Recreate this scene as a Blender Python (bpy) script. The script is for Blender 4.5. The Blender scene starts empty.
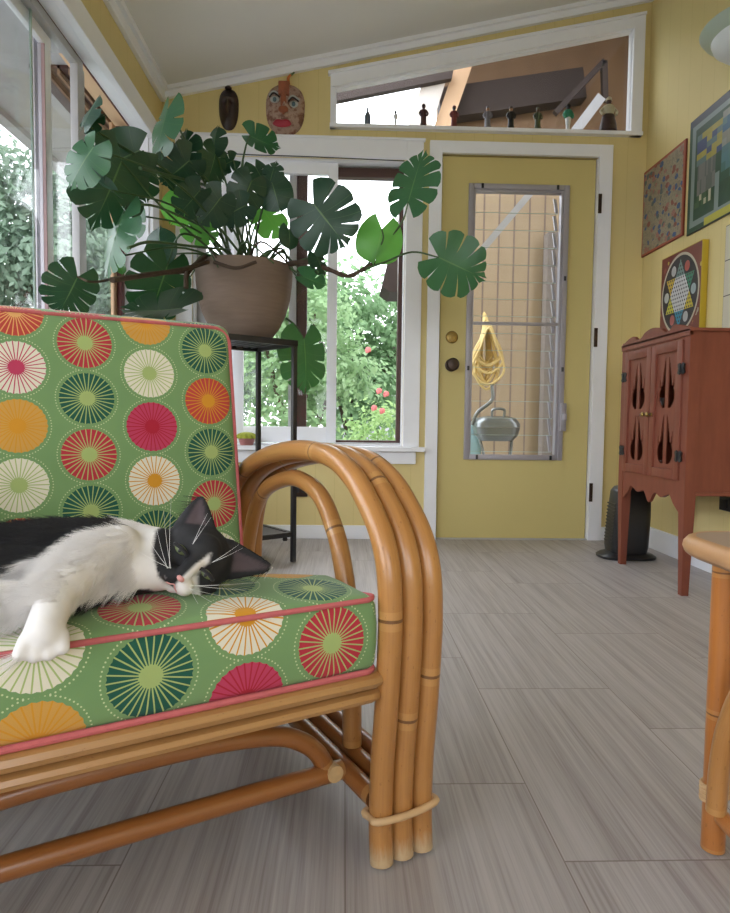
import bpy, bmesh, math, random
from mathutils import Vector, Matrix, noise
C = bpy.context.scene.collection
SC = bpy.context.scene
PI = math.pi
# ---------------------------------------------------------------- camera
CAM_H, FPX = 0.6315, 640.0
RGT = Vector((0.99938612, -0.03293979, 0.01193081))
DWN = Vector((0.01008536, -0.05563347, -0.99840032))
FWD = Vector((0.03355085, 0.99790775, -0.05526711))
def ray(px, py): return RGT*((px-365)/FPX) + DWN*((py-456.5)/FPX) + FWD
def at(px, py, Y):
    d = ray(px, py); return d*(Y/d.y) + Vector((0, 0, CAM_H))
def atx(px, py, X):
    d = ray(px, py); return d*(X/d.x) + Vector((0, 0, CAM_H))
# chair frame: a = to the right along the seat, b = towards the back, z up
TH = .492
CU = Vector((math.cos(TH), math.sin(TH), 0)); CV = Vector((-math.sin(TH), math.cos(TH), 0))
CO = Vector((.060, .878, 0))
def ch(a, b, z): return CO + CU*a + CV*b + Vector((0, 0, z))
# ---------------------------------------------------------------- materials
class NT:
    def __init__(s, name):
        s.m = bpy.data.materials.new(name); s.m.use_nodes = True
        s.t = s.m.node_tree; s.b = s.t.nodes['Principled BSDF']; s.out = s.t.nodes['Material Output']
    def n(s, typ, **kw):
        x = s.t.nodes.new(typ)
        for k, v in kw.items(): setattr(x, k, v)
        return x
    def put(s, sock, v):
        if isinstance(v, bpy.types.NodeSocket): s.t.links.new(v, sock)
        else: sock.default_value = v
    def ma(s, op, a, b=0.0, c=0.0):
        x = s.n('ShaderNodeMath', operation=op)
        s.put(x.inputs[0], a); s.put(x.inputs[1], b); s.put(x.inputs[2], c)
        return x.outputs[0]
    def mix(s, f, a, b):
        x = s.n('ShaderNodeMix', data_type='RGBA')
        s.put(x.inputs[0], f)
        s.put(x.inputs[6], a if isinstance(a, bpy.types.NodeSocket) else col(a))
        s.put(x.inputs[7], b if isinstance(b, bpy.types.NodeSocket) else col(b))
        return x.outputs[2]
    def coord(s, kind='Object'): return s.n('ShaderNodeTexCoord').outputs[kind]
    def pos(s): return s.n('ShaderNodeNewGeometry').outputs['Position']
    def sep(s, v):
        x = s.n('ShaderNodeSeparateXYZ'); s.put(x.inputs[0], v); return x.outputs
    def com(s, a, b, c=0.0):
        x = s.n('ShaderNodeCombineXYZ'); s.put(x.inputs[0], a); s.put(x.inputs[1], b); s.put(x.inputs[2], c); return x.outputs[0]
    def noi(s, v, scale, detail=3, rough=.5):
        x = s.n('ShaderNodeTexNoise'); s.put(x.inputs['Vector'], v)
        x.inputs['Scale'].default_value = scale; x.inputs['Detail'].default_value = detail; x.inputs['Roughness'].default_value = rough
        return x.outputs[0]
    def mapv(s, v, sc):
        x = s.n('ShaderNodeMapping'); s.put(x.inputs[0], v); x.inputs['Scale'].default_value = sc; return x.outputs[0]
    def ramp(s, f, stops, interp='LINEAR'):
        x = s.n('ShaderNodeValToRGB'); r = x.color_ramp; r.interpolation = interp
        while len(r.elements) < len(stops): r.elements.new(1.0)
        for e, (p, c) in zip(r.elements, stops): e.position = p; e.color = col(c)
        s.put(x.inputs[0], f); return x.outputs[0]
    def bump(s, h, strength=.3, dist=.002):
        x = s.n('ShaderNodeBump'); s.put(x.inputs['Height'], h); x.inputs['Strength'].default_value = strength; x.inputs['Distance'].default_value = dist
        s.t.links.new(x.outputs[0], s.b.inputs['Normal'])
    def base(s, c, rough=.5, spec=.5, metal=0):
        s.put(s.b.inputs['Base Color'], c if isinstance(c, bpy.types.NodeSocket) else col(c))
        s.put(s.b.inputs['Roughness'], rough); s.b.inputs['Specular IOR Level'].default_value = spec
        s.b.inputs['Metallic'].default_value = metal
def lin(v):
    v /= 255.0
    return v/12.92 if v <= .04045 else ((v+.055)/1.055)**2.4
def col(c):
    if len(c) == 4: return c
    if max(c) > 1.0: return (lin(c[0]), lin(c[1]), lin(c[2]), 1)
    return (c[0], c[1], c[2], 1)
def mat(name, c, rough=.5, spec=.5, metal=0, var=.12, vs=12, bump=0, bs=60):
    g = NT(name); p = g.coord()
    n = g.noi(p, vs, 3)
    cc = col(c); d = (cc[0]*(1-var), cc[1]*(1-var), cc[2]*(1-var), 1)
    l = (min(1, cc[0]*(1+var)), min(1, cc[1]*(1+var)), min(1, cc[2]*(1+var)), 1)
    g.base(g.mix(n, d, l), rough, spec, metal)
    if bump: g.bump(g.noi(p, bs, 3), bump, .002)
    return g.m
M = {}
def wallmat():
    g = NT('yellow_paint'); p = g.pos(); s = g.sep(p)
    n = g.noi(p, 3, 2)
    c = g.mix(n, (.66, .54, .245), (.71, .585, .28))
    # vertical tongue and groove lines of the panelling (both wall directions)
    q = g.ma('ADD', s[0], s[1])
    fr = g.ma('ABSOLUTE', g.ma('SUBTRACT', g.ma('FRACT', g.ma('DIVIDE', q, .102)), .5))
    gr = g.ma('GREATER_THAN', fr, .485)
    g.base(g.mix(g.ma('MULTIPLY', gr, .25), c, (.42, .33, .10)), .55, .3)
    g.bump(g.ma('ADD', g.ma('MULTIPLY', gr, -1.0), g.ma('MULTIPLY', g.noi(p, 90, 2), .1)), .25, .002)
    return g.m
M['wall'] = wallmat()
M['doorpaint'] = mat('door_yellow', (.60, .50, .205), .5, .35, var=.05, vs=2, bump=.05)
M['trim'] = mat('white_gloss_trim', (.84, .85, .90), .4, .4, var=.03)
M['ceil'] = mat('ceiling_white', (.72, .71, .69), .7, .2, var=.03, vs=2)
def floormat():
    g = NT('linen_look_tile'); p = g.pos(); s = g.sep(p)
    cx = g.ma('DIVIDE', g.ma('SUBTRACT', s[0], .008), .3165)
    ci = g.ma('FLOOR', cx)
    off = g.ma('ADD', .88, g.ma('MULTIPLY', g.ma('SUBTRACT', 1.0, ci), .2))
    ry = g.ma('DIVIDE', g.ma('SUBTRACT', s[1], off), .597); ri = g.ma('FLOOR', ry)
    dx = g.ma('MULTIPLY', g.ma('SUBTRACT', .5, g.ma('ABSOLUTE', g.ma('SUBTRACT', g.ma('FRACT', cx), .5))), .3165)
    dy = g.ma('MULTIPLY', g.ma('SUBTRACT', .5, g.ma('ABSOLUTE', g.ma('SUBTRACT', g.ma('FRACT', ry), .5))), .597)
    joint = g.ma('LESS_THAN', g.ma('MINIMUM', dx, g.ma('MULTIPLY', dy, .8)), .0011)
    seed = g.ma('ADD', g.ma('MULTIPLY', ci, 3.7), g.ma('MULTIPLY', ri, 7.3))
    v = g.com(s[0], g.ma('MULTIPLY', s[1], .018), seed)
    n1 = g.noi(v, 150, 3, .7); n2 = g.noi(v, 38, 3, .6)
    f = g.ma('ADD', g.ma('MULTIPLY', n1, .6), g.ma('MULTIPLY', n2, .5))
    c = g.ramp(f, [(.38, (.27, .235, .23)), (.5, (.36, .33, .325)), (.62, (.44, .41, .405)), (.8, (.50, .465, .46))])
    wn = g.n('ShaderNodeTexWhiteNoise', noise_dimensions='1D'); g.put(wn.inputs['W'], seed)
    c = g.mix(g.ma('MULTIPLY', wn.outputs[0], .12), c, (.30, .27, .26))
    c = g.mix(g.ma('MULTIPLY', joint, .75), c, (.17, .13, .115))
    g.base(c, .42, .35)
    g.bump(g.ma('SUBTRACT', g.ma('MULTIPLY', n1, .4), g.ma('MULTIPLY', joint, .6)), .15, .001)
    return g.m
M['floor'] = floormat()
def glassmat(name, tint=(.97, 1, .98), refl=1.0):
    g = NT(name)
    tr = g.n('ShaderNodeBsdfTransparent'); tr.inputs[0].default_value = col(tint)
    gl = g.n('ShaderNodeBsdfGlossy'); gl.inputs['Roughness'].default_value = .02
    fr = g.n('ShaderNodeLayerWeight'); fr.inputs[0].default_value = .5
    fac = g.ma('ADD', .025, g.ma('MULTIPLY', g.ma('POWER', fr.outputs['Facing'], 5.0), .55*refl))
    mx = g.n('ShaderNodeMixShader')
    g.t.links.new(fac, mx.inputs[0]); g.t.links.new(tr.outputs[0], mx.inputs[1]); g.t.links.new(gl.outputs[0], mx.inputs[2])
    g.t.links.new(mx.outputs[0], g.out.inputs[0])
    return g.m
M['glass'] = glassmat('window_glass', (.985, .99, .99))
M['glass_edge'] = mat('green_glass_edge', (.42, .55, .50), .2, .6, var=.05)
M['brownwood'] = mat('dark_stained_wood', (.075, .035, .028), .5, .4, vs=20)
M['tanwood'] = mat('tan_wood', (.55, .36, .22), .6, .3, vs=8)
M['alu'] = mat('grey_aluminium', (.36, .34, .37), .45, .5, metal=.3, var=.05)
M['greyvinyl'] = mat('grey_track', (.45, .44, .45), .5, .4, var=.05)
M['blackmetal'] = mat('black_metal', (.018, .016, .018), .45, .5, var=.2)
M['black'] = mat('black_plastic', (.012, .012, .014), .35, .5)
M['brass'] = mat('aged_brass', (.33, .22, .07), .35, .5, metal=.9)
M['bronze'] = mat('dark_bronze', (.05, .03, .022), .35, .5, metal=.6)
def rattan(name, c1, c2, c3, pitch=.27, scuff=False):
    g = NT(name); uv = g.sep(g.coord('UV'))
    v = g.com(g.ma('MULTIPLY', uv[0], 14.0), g.ma('MULTIPLY', uv[1], 3.0), 0)
    n = g.noi(v, 2.2, 4, .6); n2 = g.noi(g.coord(), 9, 3)
    c = g.mix(n, c1, c2)
    c = g.mix(g.ma('MULTIPLY', n2, .5), c, c3)
    fr = g.ma('ABSOLUTE', g.ma('SUBTRACT', g.ma('FRACT', g.ma('DIVIDE', g.ma('ADD', uv[1], g.ma('MULTIPLY', g.noi(g.coord(), 12, 1), .006)), pitch)), .5))
    ring = g.ma('GREATER_THAN', fr, .494); halo = g.ma('MULTIPLY', g.ma('GREATER_THAN', fr, .465), .3)
    c = g.mix(halo, c, (.60, .34, .12)); c = g.mix(g.ma('MULTIPLY', ring, .8), c, (.10, .035, .012))
    spots = g.ma('GREATER_THAN', g.noi(g.com(g.ma('MULTIPLY', uv[0], 6.0), g.ma('MULTIPLY', uv[1], 26.0)), 3.2, 2, .4), .70)
    c = g.mix(g.ma('MULTIPLY', spots, .35), c, (.16, .065, .02))
    if scuff:   # worn pale pole ends
        z = g.sep(g.pos())[2]; e = g.ma('ADD', z, g.ma('MULTIPLY', g.ma('SUBTRACT', g.noi(g.com(g.ma('MULTIPLY', uv[0], 8.0), g.ma('MULTIPLY', uv[1], 10.0)), 4, 3), .5), .035))
        w_ = g.n('ShaderNodeMapRange'); g.put(w_.inputs[0], e); w_.inputs[1].default_value = .036; w_.inputs[2].default_value = .012
        c = g.mix(g.ma('MULTIPLY', w_.outputs[0], .75), c, (.52, .40, .25))
    g.base(c, .32, .5); g.b.inputs['Coat Weight'].default_value = .25; g.b.inputs['Coat Roughness'].default_value = .15
    g.bump(g.ma('SUBTRACT', g.ma('MULTIPLY', n, .4), ring), .25, .002)
    return g.m
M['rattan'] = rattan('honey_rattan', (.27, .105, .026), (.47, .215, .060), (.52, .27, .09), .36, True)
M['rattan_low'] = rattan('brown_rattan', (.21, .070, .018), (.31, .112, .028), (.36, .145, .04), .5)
M['rattan_rail'] = rattan('pale_rattan_rail', (.28, .135, .045), (.43, .225, .08), (.46, .25, .095), .93)
M['rattan_orange'] = rattan('orange_rattan', (.34, .11, .024), (.48, .185, .045), (.46, .18, .045), .21)
M['wrap'] = mat('pale_cane_wrap', (.58, .38, .20), .5, .3, vs=40)
M['scuff'] = mat('scuffed_cane_end', (.55, .36, .17), .6, .3, vs=60, var=.25)
M['piping'] = mat('coral_piping', (.52, .135, .14), .8, .1, vs=80, bump=.3, bs=900)
# fabric: staggered sunburst discs printed on green cloth, laid out on the cushion's own UVs (metres)
PALF = {'G': (.20, .42, .14), 'g': (.37, .47, .17), 'D': (.012, .095, .065), 'R': (.46, .030, .05), 'W': (.74, .70, .57), 'Y': (.60, .32, .07),
        'o': (.62, .28, .02), 'M': (.50, .045, .11), 'c': (.40, .012, .035), 'O': (.50, .060, .045), 'p': (.70, .12, .16), 'l': (.75, .40, .14)}
def fabric(name, u0, v0, table):
    g = NT(name); uv = g.sep(g.coord('UV')); DU, DV, N = .1145, .105, 30
    uu = g.ma('DIVIDE', g.ma('SUBTRACT', uv[0], u0), DU); ci = g.ma('ROUND', uu)
    fu = g.ma('MULTIPLY', g.ma('SUBTRACT', uu, ci), DU)
    cm = g.ma('FLOORED_MODULO', ci, 4.0)
    par = g.ma('FLOORED_MODULO', ci, 2.0)
    vv = g.ma('ADD', g.ma('DIVIDE', g.ma('SUBTRACT', uv[1], v0), DV), g.ma('MULTIPLY', par, .5))
    ri = g.ma('ROUND', vv); fv = g.ma('MULTIPLY', g.ma('SUBTRACT', vv, ri), DV)
    rm = g.ma('FLOORED_MODULO', g.ma('ADD', ri, 1.0), 8.0)
    idx = g.ma('DIVIDE', g.ma('ADD', g.ma('ADD', g.ma('MULTIPLY', cm, 8.0), rm), .5), 32.0)
    outer, inner = [], []
    for c in range(4):
        for r in range(8):
            o, i = table[c][r % len(table[c])]
            k = c*8+r; outer.append((k/32.0, PALF[o])); inner.append((k/32.0, PALF[i]))
    co = g.ramp(idx, outer, 'CONSTANT'); cin = g.ramp(idx, inner, 'CONSTANT')
    r = g.ma('SQRT', g.ma('ADD', g.ma('MULTIPLY', fu, fu), g.ma('MULTIPLY', fv, fv)))
    t = g.ma('DIVIDE', g.ma('ARCTAN2', fv, fu), 2*PI)
    def tri(n, ph=0.0):
        return g.ma('ABSOLUTE', g.ma('SUBTRACT', g.ma('FRACT', g.ma('ADD', g.ma('MULTIPLY', t, float(n)), ph)), .5))
    arc = g.ma('MULTIPLY', g.ma('MULTIPLY', tri(N, .5), r), 2*PI/N)   # distance to nearest spoke line
    wob = g.ma('MULTIPLY', tri(N/2.0, .25), .0022)
    spoke = g.ma('LESS_THAN', arc, g.ma('ADD', .0009, g.ma('MULTIPLY', g.ma('LESS_THAN', r, g.ma('ADD', .013, wob)), .01)))
    inside = g.ma('LESS_THAN', r, g.ma('ADD', .0475, g.ma('MULTIPLY', g.ma('SUBTRACT', .25, tri(N, 0.0)), -.003)))
    darc = g.ma('MULTIPLY', g.ma('MULTIPLY', tri(66, .5), r), 2*PI/66)
    dr = g.ma('SUBTRACT', r, .0535)
    dot = g.ma('LESS_THAN', g.ma('ADD', g.ma('MULTIPLY', darc, darc), g.ma('MULTIPLY', dr, dr)), .00105**2)
    weave = g.noi(g.com(uv[0], g.ma('MULTIPLY', uv[1], 1.0)), 900, 1)
    c = g.mix(g.noi(g.coord('UV'), 14, 3), (.155, .285, .115), (.20, .335, .14))
    c = g.mix(g.ma('MULTIPLY', dot, .85), c, (.62, .68, .40))
    disc = g.mix(spoke, co, cin)
    c = g.mix(inside, c, disc)
    c = g.mix(g.ma('MULTIPLY', weave, .12), c, (.1, .1, .08))
    g.base(c, .85, .15); g.b.inputs['Sheen Weight'].default_value = .15
    g.bump(weave, .2, .001)
    return g.m
DG = ('D', 'g'); RG = ('R', 'g'); WG = ('W', 'g'); WY = ('W', 'o'); YO = ('Y', 'o'); WP = ('W', 'M'); MC = ('M', 'c'); RO = ('O', 'o'); RL = ('O', 'l')
M['fab_back'] = fabric('sunburst_fabric_back', -.4315, .143, [[RL, WG, YO, WP, RL], [WG, DG, RG, DG, RG], [DG, WY, MC, WG, YO], [WG, RG, DG, RO, DG]])
M['fab_seat'] = fabric('sunburst_fabric_seat', -.434, 0.0, [[YO, WG, RG, DG, WY], [WY, DG, RG, WG, YO], [MC, WY, DG, RG, WG], [WP, RG, DG, YO, RG]])
def catmat(name, c, c2):
    g = NT(name); p = g.coord()
    g.base(g.mix(g.noi(p, 60, 3), c, c2), .75, .25); g.b.inputs['Sheen Weight'].default_value = .2
    return g.m
M['cat_white'] = catmat('white_fur', (.78, .75, .73), (.86, .84, .83)); M['cat_black'] = catmat('black_fur', (.008, .008, .009), (.022, .02, .022))
M['cat_pink'] = mat('pink_skin', (.62, .30, .28), .6, .3)
M['ear_in'] = mat('ear_inside_skin', (.085, .060, .066), .8, .2, vs=40, var=.3)
M['cat_eye'] = mat('green_grey_eye', (.16, .19, .09), .1, .8)
g = NT('cat_coat'); vc = g.n('ShaderNodeVertexColor', layer_name='coat'); g.base(g.mix(g.ma('MULTIPLY', g.noi(g.coord(), 70, 3), .18), vc.outputs[0], (.1, .1, .1)), .75, .25); M['cat_coat'] = g.m
def leafmat(name, c1, c2, trans, cm):
    g = NT(name); uv = g.sep(g.coord('UV'))
    # pale midrib and veins follow the blade's own UVs
    mid = g.ma('LESS_THAN', g.ma('ABSOLUTE', uv[0]), .012)
    vein = g.ma('GREATER_THAN', g.ma('ABSOLUTE', g.ma('SUBTRACT', g.ma('FRACT', g.ma('MULTIPLY', uv[1], 6.0)), .5)), .485)
    c = g.mix(g.noi(g.coord(), 18, 3), c1, c2)
    c = g.mix(g.ma('MULTIPLY', g.ma('MAXIMUM', mid, g.ma('MULTIPLY', vein, .5)), .45), c, (.20, .33, .12))
    g.base(c, .34, .45)
    tl = g.n('ShaderNodeBsdfTranslucent'); tl.inputs[0].default_value = col(cm)
    mx = g.n('ShaderNodeMixShader'); mx.inputs[0].default_value = trans
    g.t.links.new(g.b.outputs[0], mx.inputs[1]); g.t.links.new(tl.outputs[0], mx.inputs[2]); g.t.links.new(mx.outputs[0], g.out.inputs[0])
    return g.m
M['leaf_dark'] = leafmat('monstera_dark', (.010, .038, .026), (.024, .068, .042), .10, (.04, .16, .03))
M['leaf_mid'] = leafmat('monstera_mid', (.022, .085, .042), (.045, .13, .06), .16, (.10, .36, .06))  # paler leaf tone; on the window-side leaves it stands in for sky glint
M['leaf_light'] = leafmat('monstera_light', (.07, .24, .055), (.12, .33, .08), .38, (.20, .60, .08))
M['stem'] = mat('green_petiole', (.05, .10, .035), .45, .4, vs=25)
M['woody'] = mat('brown_aerial_stem', (.075, .05, .035), .8, .2, vs=40, var=.4, bump=.5, bs=120)
M['soil'] = mat('dark_soil', (.03, .022, .016), .95, .1, vs=60, var=.5, bump=.8, bs=80)
def potmat():
    g = NT('weathered_terracotta'); p = g.pos(); s = g.sep(p)
    v = g.com(s[0], s[1], g.ma('MULTIPLY', s[2], 9.0))
    n = g.noi(v, 9, 4, .65); n2 = g.noi(p, 10, 3)
    c = g.mix(n, (.17, .125, .10), (.27, .205, .165)); c = g.mix(g.ma('MULTIPLY', n2, .5), c, (.21, .15, .115))
    g.base(c, .85, .15); g.bump(n, .35, .004)
    return g.m
M['pot'] = potmat()
def cabmat():
    g = NT('red_brown_wood'); p = g.coord(); s = g.sep(p)
    v = g.com(g.ma('MULTIPLY', s[0], 6.0), g.ma('MULTIPLY', s[1], 6.0), s[2])
    n = g.noi(v, 7, 4, .6)
    g.base(g.mix(n, (.145, .036, .022), (.235, .066, .036)), .5, .35)
    return g.m
M['cab'] = cabmat()
M['cab_in'] = mat('dark_cabinet_inside', (.02, .012, .01), .8, .2)
# ---------------------------------------------------------------- object helpers
def link(name, bm, m, parent=None, smooth=True, mats=None):
    me = bpy.data.meshes.new(name)
    bmesh.ops.recalc_face_normals(bm, faces=bm.faces)
    bm.to_mesh(me); bm.free()
    o = bpy.data.objects.new(name, me); C.objects.link(o)
    if mats:
        for k in mats: me.materials.append(M[k])
    else: me.materials.append(M[m] if isinstance(m, str) else m)
    if smooth:
        me.polygons.foreach_set('use_smooth', [True]*len(me.polygons))
        try: me.set_sharp_from_angle(angle=math.radians(38))
        except Exception: pass
    if parent is not None:
        o.parent = parent; o.matrix_parent_inverse = Matrix.Translation(-parent.location)
    return o
def thing(name, label, cat, loc, group=None):
    o = bpy.data.objects.new(name, None); C.objects.link(o); o.location = Vector(loc); o.empty_display_size = .05
    return tag(o, label, cat, group)
def tag(o, label, cat, group=None):
    o['label'] = label; o['category'] = cat
    if group: o['group'] = group
    return o
def struct(name, bm, m, smooth=False):
    o = link(name, bm, m, None, smooth); o['kind'] = 'structure'; return o
def B(): return bmesh.new()
def box(bm, x0, x1, y0, y1, z0, z1, bev=0, mi=0):
    vs = [bm.verts.new((x, y, z)) for x in (x0, x1) for y in (y0, y1) for z in (z0, z1)]
    fs = [bm.faces.new([vs[i] for i in f]) for f in ((0, 1, 3, 2), (4, 6, 7, 5), (0, 4, 5, 1), (2, 3, 7, 6), (0, 2, 6, 4), (1, 5, 7, 3))]
    for f in fs: f.material_index = mi
    if bev:
        es = {e for f in fs for e in f.edges}
        bmesh.ops.bevel(bm, geom=list(es), offset=bev, segments=2, affect='EDGES', profile=.6)
    return vs
def obox(bm, c, ax, ay, az, bev=0):
    """box centred at c with half-axis vectors"""
    c = Vector(c); ax, ay, az = Vector(ax), Vector(ay), Vector(az)
    vs = [bm.verts.new(c+ax*i+ay*j+az*k) for i in (-1, 1) for j in (-1, 1) for k in (-1, 1)]
    fs = [bm.faces.new([vs[i] for i in f]) for f in ((0, 1, 3, 2), (4, 6, 7, 5), (0, 4, 5, 1), (2, 3, 7, 6), (0, 2, 6, 4), (1, 5, 7, 3))]
    if bev:
        es = {e for f in fs for e in f.edges}
        bmesh.ops.bevel(bm, geom=list(es), offset=bev, segments=2, affect='EDGES', profile=.6)
def prism(bm, pts, d, mi=0):
    """closed polygon (3D points) extruded by vector d"""
    d = Vector(d); n = len(pts)
    a = [bm.verts.new(Vector(p)) for p in pts]; b = [bm.verts.new(Vector(p)+d) for p in pts]
    fs = [bm.faces.new(a), bm.faces.new(b[::-1])]
    for i in range(n): fs.append(bm.faces.new((a[i], a[(i+1) % n], b[(i+1) % n], b[i])))
    for f in fs: f.material_index = mi
def catmull(pts, n=8, closed=False):
    P = [Vector(p) for p in pts]
    if closed: P = [P[-1]]+P+[P[0], P[1]]
    else: P = [P[0]*2-P[1]]+P+[P[-1]*2-P[-2]]
    out = []
    for i in range(1, len(P)-2):
        p0, p1, p2, p3 = P[i-1:i+3]
        for k in range(n):
            t = k/n
            out.append(.5*((2*p1)+(p2-p0)*t+(2*p0-5*p1+4*p2-p3)*t*t+(3*p1-p0-3*p2+p3)*t**3))
    if not closed: out.append(P[-2])
    return out
def tube(bm, pts, r, seg=12, smooth=6, closed=False, caps=True, mi=0, knuckle=0, v0=0.0):
    path = catmull(pts, smooth, closed) if smooth else [Vector(p) for p in pts]
    uvl = bm.loops.layers.uv.verify()
    n = len(path); rings = []; L = v0; lens = []
    up = None
    for i, p in enumerate(path):
        if closed: t = path[(i+1) % n]-path[i-1]
        else: t = path[min(i+1, n-1)]-path[max(i-1, 0)]
        t.normalize()
        if up is None:
            up = t.orthogonal().normalized()
        up = (up - t*up.dot(t)).normalized(); w = t.cross(up)
        if i: L += (p-path[i-1]).length
        lens.append(L)
        rr = r(i/(n-1)) if callable(r) else r
        if knuckle:
            f = abs(((L/knuckle) % 1)-.5)
            if f > .48: rr *= 1.05
        rings.append([bm.verts.new(p+(up*math.cos(2*PI*k/seg)+w*math.sin(2*PI*k/seg))*rr) for k in range(seg)])
    m = n if closed else n-1
    for i in range(m):
        a, b = rings[i], rings[(i+1) % n]
        for k in range(seg):
            f = bm.faces.new((a[k], a[(k+1) % seg], b[(k+1) % seg], b[k])); f.material_index = mi
            l2 = lens[i+1] if i+1 < n else lens[i]+.01
            for lp, uv in zip(f.loops, ((k/seg, lens[i]), ((k+1)/seg, lens[i]), ((k+1)/seg, l2), (k/seg, l2))): lp[uvl].uv = uv
    if caps and not closed:
        for rg in (rings[0][::-1], rings[-1]):
            f = bm.faces.new(rg); f.material_index = mi
def lathe(bm, prof, c, seg=32, mi=0, axis='z', sy=1.0):
    c = Vector(c); rings = []
    for r, z in prof:
        rings.append([bm.verts.new(c+Vector((r*math.cos(2*PI*k/seg), r*sy*math.sin(2*PI*k/seg), z))) for k in range(seg)])
    for a, b in zip(rings, rings[1:]):
        for k in range(seg):
            f = bm.faces.new((a[k], a[(k+1) % seg], b[(k+1) % seg], b[k])); f.material_index = mi
    for rg in (rings[0][::-1], rings[-1]):
        try: f = bm.faces.new(rg); f.material_index = mi
        except Exception: pass
def rodbm(bm, p, q, r, seg=12): tube(bm, [p, q], r, seg, 0)
# ================================================================ ROOM
XL, XR, YB, YF = -.95, 1.585, 3.413, -2.0
T = .13
def zc(x): return 2.312 + .2255*(x+.95)
bm = B(); box(bm, XL-T, XR+T, YF-T, YB+.10, -.12, 0); struct('floor', bm, 'floor')
bm = B()
prism(bm, [(XL-.6, YF-T, zc(XL-.6)), (XR+T, YF-T, zc(XR+T)), (XR+T, YF-T, zc(XR+T)+.1), (XL-.6, YF-T, zc(XL-.6)+.1)], (0, YB+T+.35-YF+T-.35, 0)); struct('ceiling', bm, 'ceil')
WZ0, WZ1, WY1 = .47, 1.985, 3.175
bm = B()
box(bm, XL-T, XL, YF, YB+T, 0, WZ0)
box(bm, XL-.05, XL, YF, YB+T, WZ1, zc(XL-T)+.02); box(bm, XL-T, XL-.05, YF, YB+T, 2.06, zc(XL-T)+.02)
box(bm, XL-T, XL, WY1, YB+T, WZ0, WZ1); box(bm, XL-T, XL, YF, -1.6, WZ0, WZ1)
struct('wall_left', bm, 'wall')
bm = B()
prism(bm, [(XR, YF, 0), (XR+T, YF, 0), (XR+T, YF, zc(XR+T)+.05), (XR, YF, zc(XR)+.05)], (0, YB+T-YF, 0)); struct('wall_right', bm, 'wall')
# wall behind the camera, with a wide window
bm = B()
box(bm, XL-T, XR+T, YF-T, YF, 0, .6); box(bm, XL-T, XR+T, YF-T, YF, 2.1, zc(XL))
prism(bm, [(XL-T, YF, zc(XL)), (XR+T, YF, zc(XL)), (XR+T, YF, zc(XR+T)+.02)], (0, -T, 0))
box(bm, XL-T, -.7, YF-T, YF, .6, 2.1); box(bm, 1.3, XR+T, YF-T, YF, .6, 2.1)
struct('wall_front', bm, 'wall')
# back wall around window, door and transom
WX0, WX1, DX0, DX1, TX0, TX1 = -.80, .314, .499, 1.327, -.058, 1.487
WB0, WB1, TZ0 = .497, 1.995, 2.158
tzl, tzr = at(337, 89, YB).z, at(631.6, 30.4, YB).z
def pz(x0, x1, z00, z01, z10, z11):   # quad between x0 and x1
    prism(bm, [(x0, YB, z00), (x1, YB, z10), (x1, YB, z11), (x0, YB, z01)], (0, T, 0))
bm = B()
pz(XL-T, WX0, 0, zc(XL-T), 0, zc(WX0)); pz(WX0, WX1, 0, WB0, 0, WB0)
pz(WX0, TX0, WB1, zc(WX0), WB1, zc(TX0)); pz(TX0, WX1, WB1, TZ0, WB1, TZ0)
pz(WX1, DX0, 0, TZ0, 0, TZ0); pz(DX0, DX1, 2.03, TZ0, 2.03, TZ0); pz(DX1, XR+T, 0, TZ0-.001, 0, TZ0-.001)
pz(TX0, TX1+.05, tzl+.058, zc(TX0), tzr+.070, zc(TX1+.05)); pz(TX1+.05, XR+T, TZ0, zc(TX1+.05), TZ0, zc(XR+T))
struct('wall_back', bm, 'wall')
tn = [0]
def trim(bm, m='trim'):
    tn[0] += 1; return struct('trim_%d' % tn[0], bm, m)
def bxs(*lst, bev=.004):
    b = B()
    for l in lst: box(b, *l, bev=bev)
    return b
Y0 = YB
bm = bxs((.434, DX0, Y0-.02, Y0+.005, 0, 2.092), (DX1, 1.398, Y0-.02, Y0+.005, 0, 2.092), (DX0, DX1, Y0-.02, Y0+.005, 2.03, 2.092),
         (DX0-.006, DX0+.001, Y0, Y0+T, 0, 2.03), (DX1-.001, DX1+.006, Y0, Y0+T, 0, 2.03), bev=.002); trim(bm)
bm = bxs((WX1, .401, Y0-.02, Y0+.005, WB0, 2.088), (-.88, WX0, Y0-.02, Y0+.005, WB0, 2.088), (WX0, WX1, Y0-.02, Y0+.005, WB1, 2.088),
         (-.9, .41, Y0-.028, Y0+.005, 2.086, 2.098)); trim(bm)
bm = bxs((-.92, .431, Y0-.05, Y0+.07, .472, .497), (-.88, .385, Y0-.018, Y0+.004, .405, .472)); trim(bm)
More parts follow.
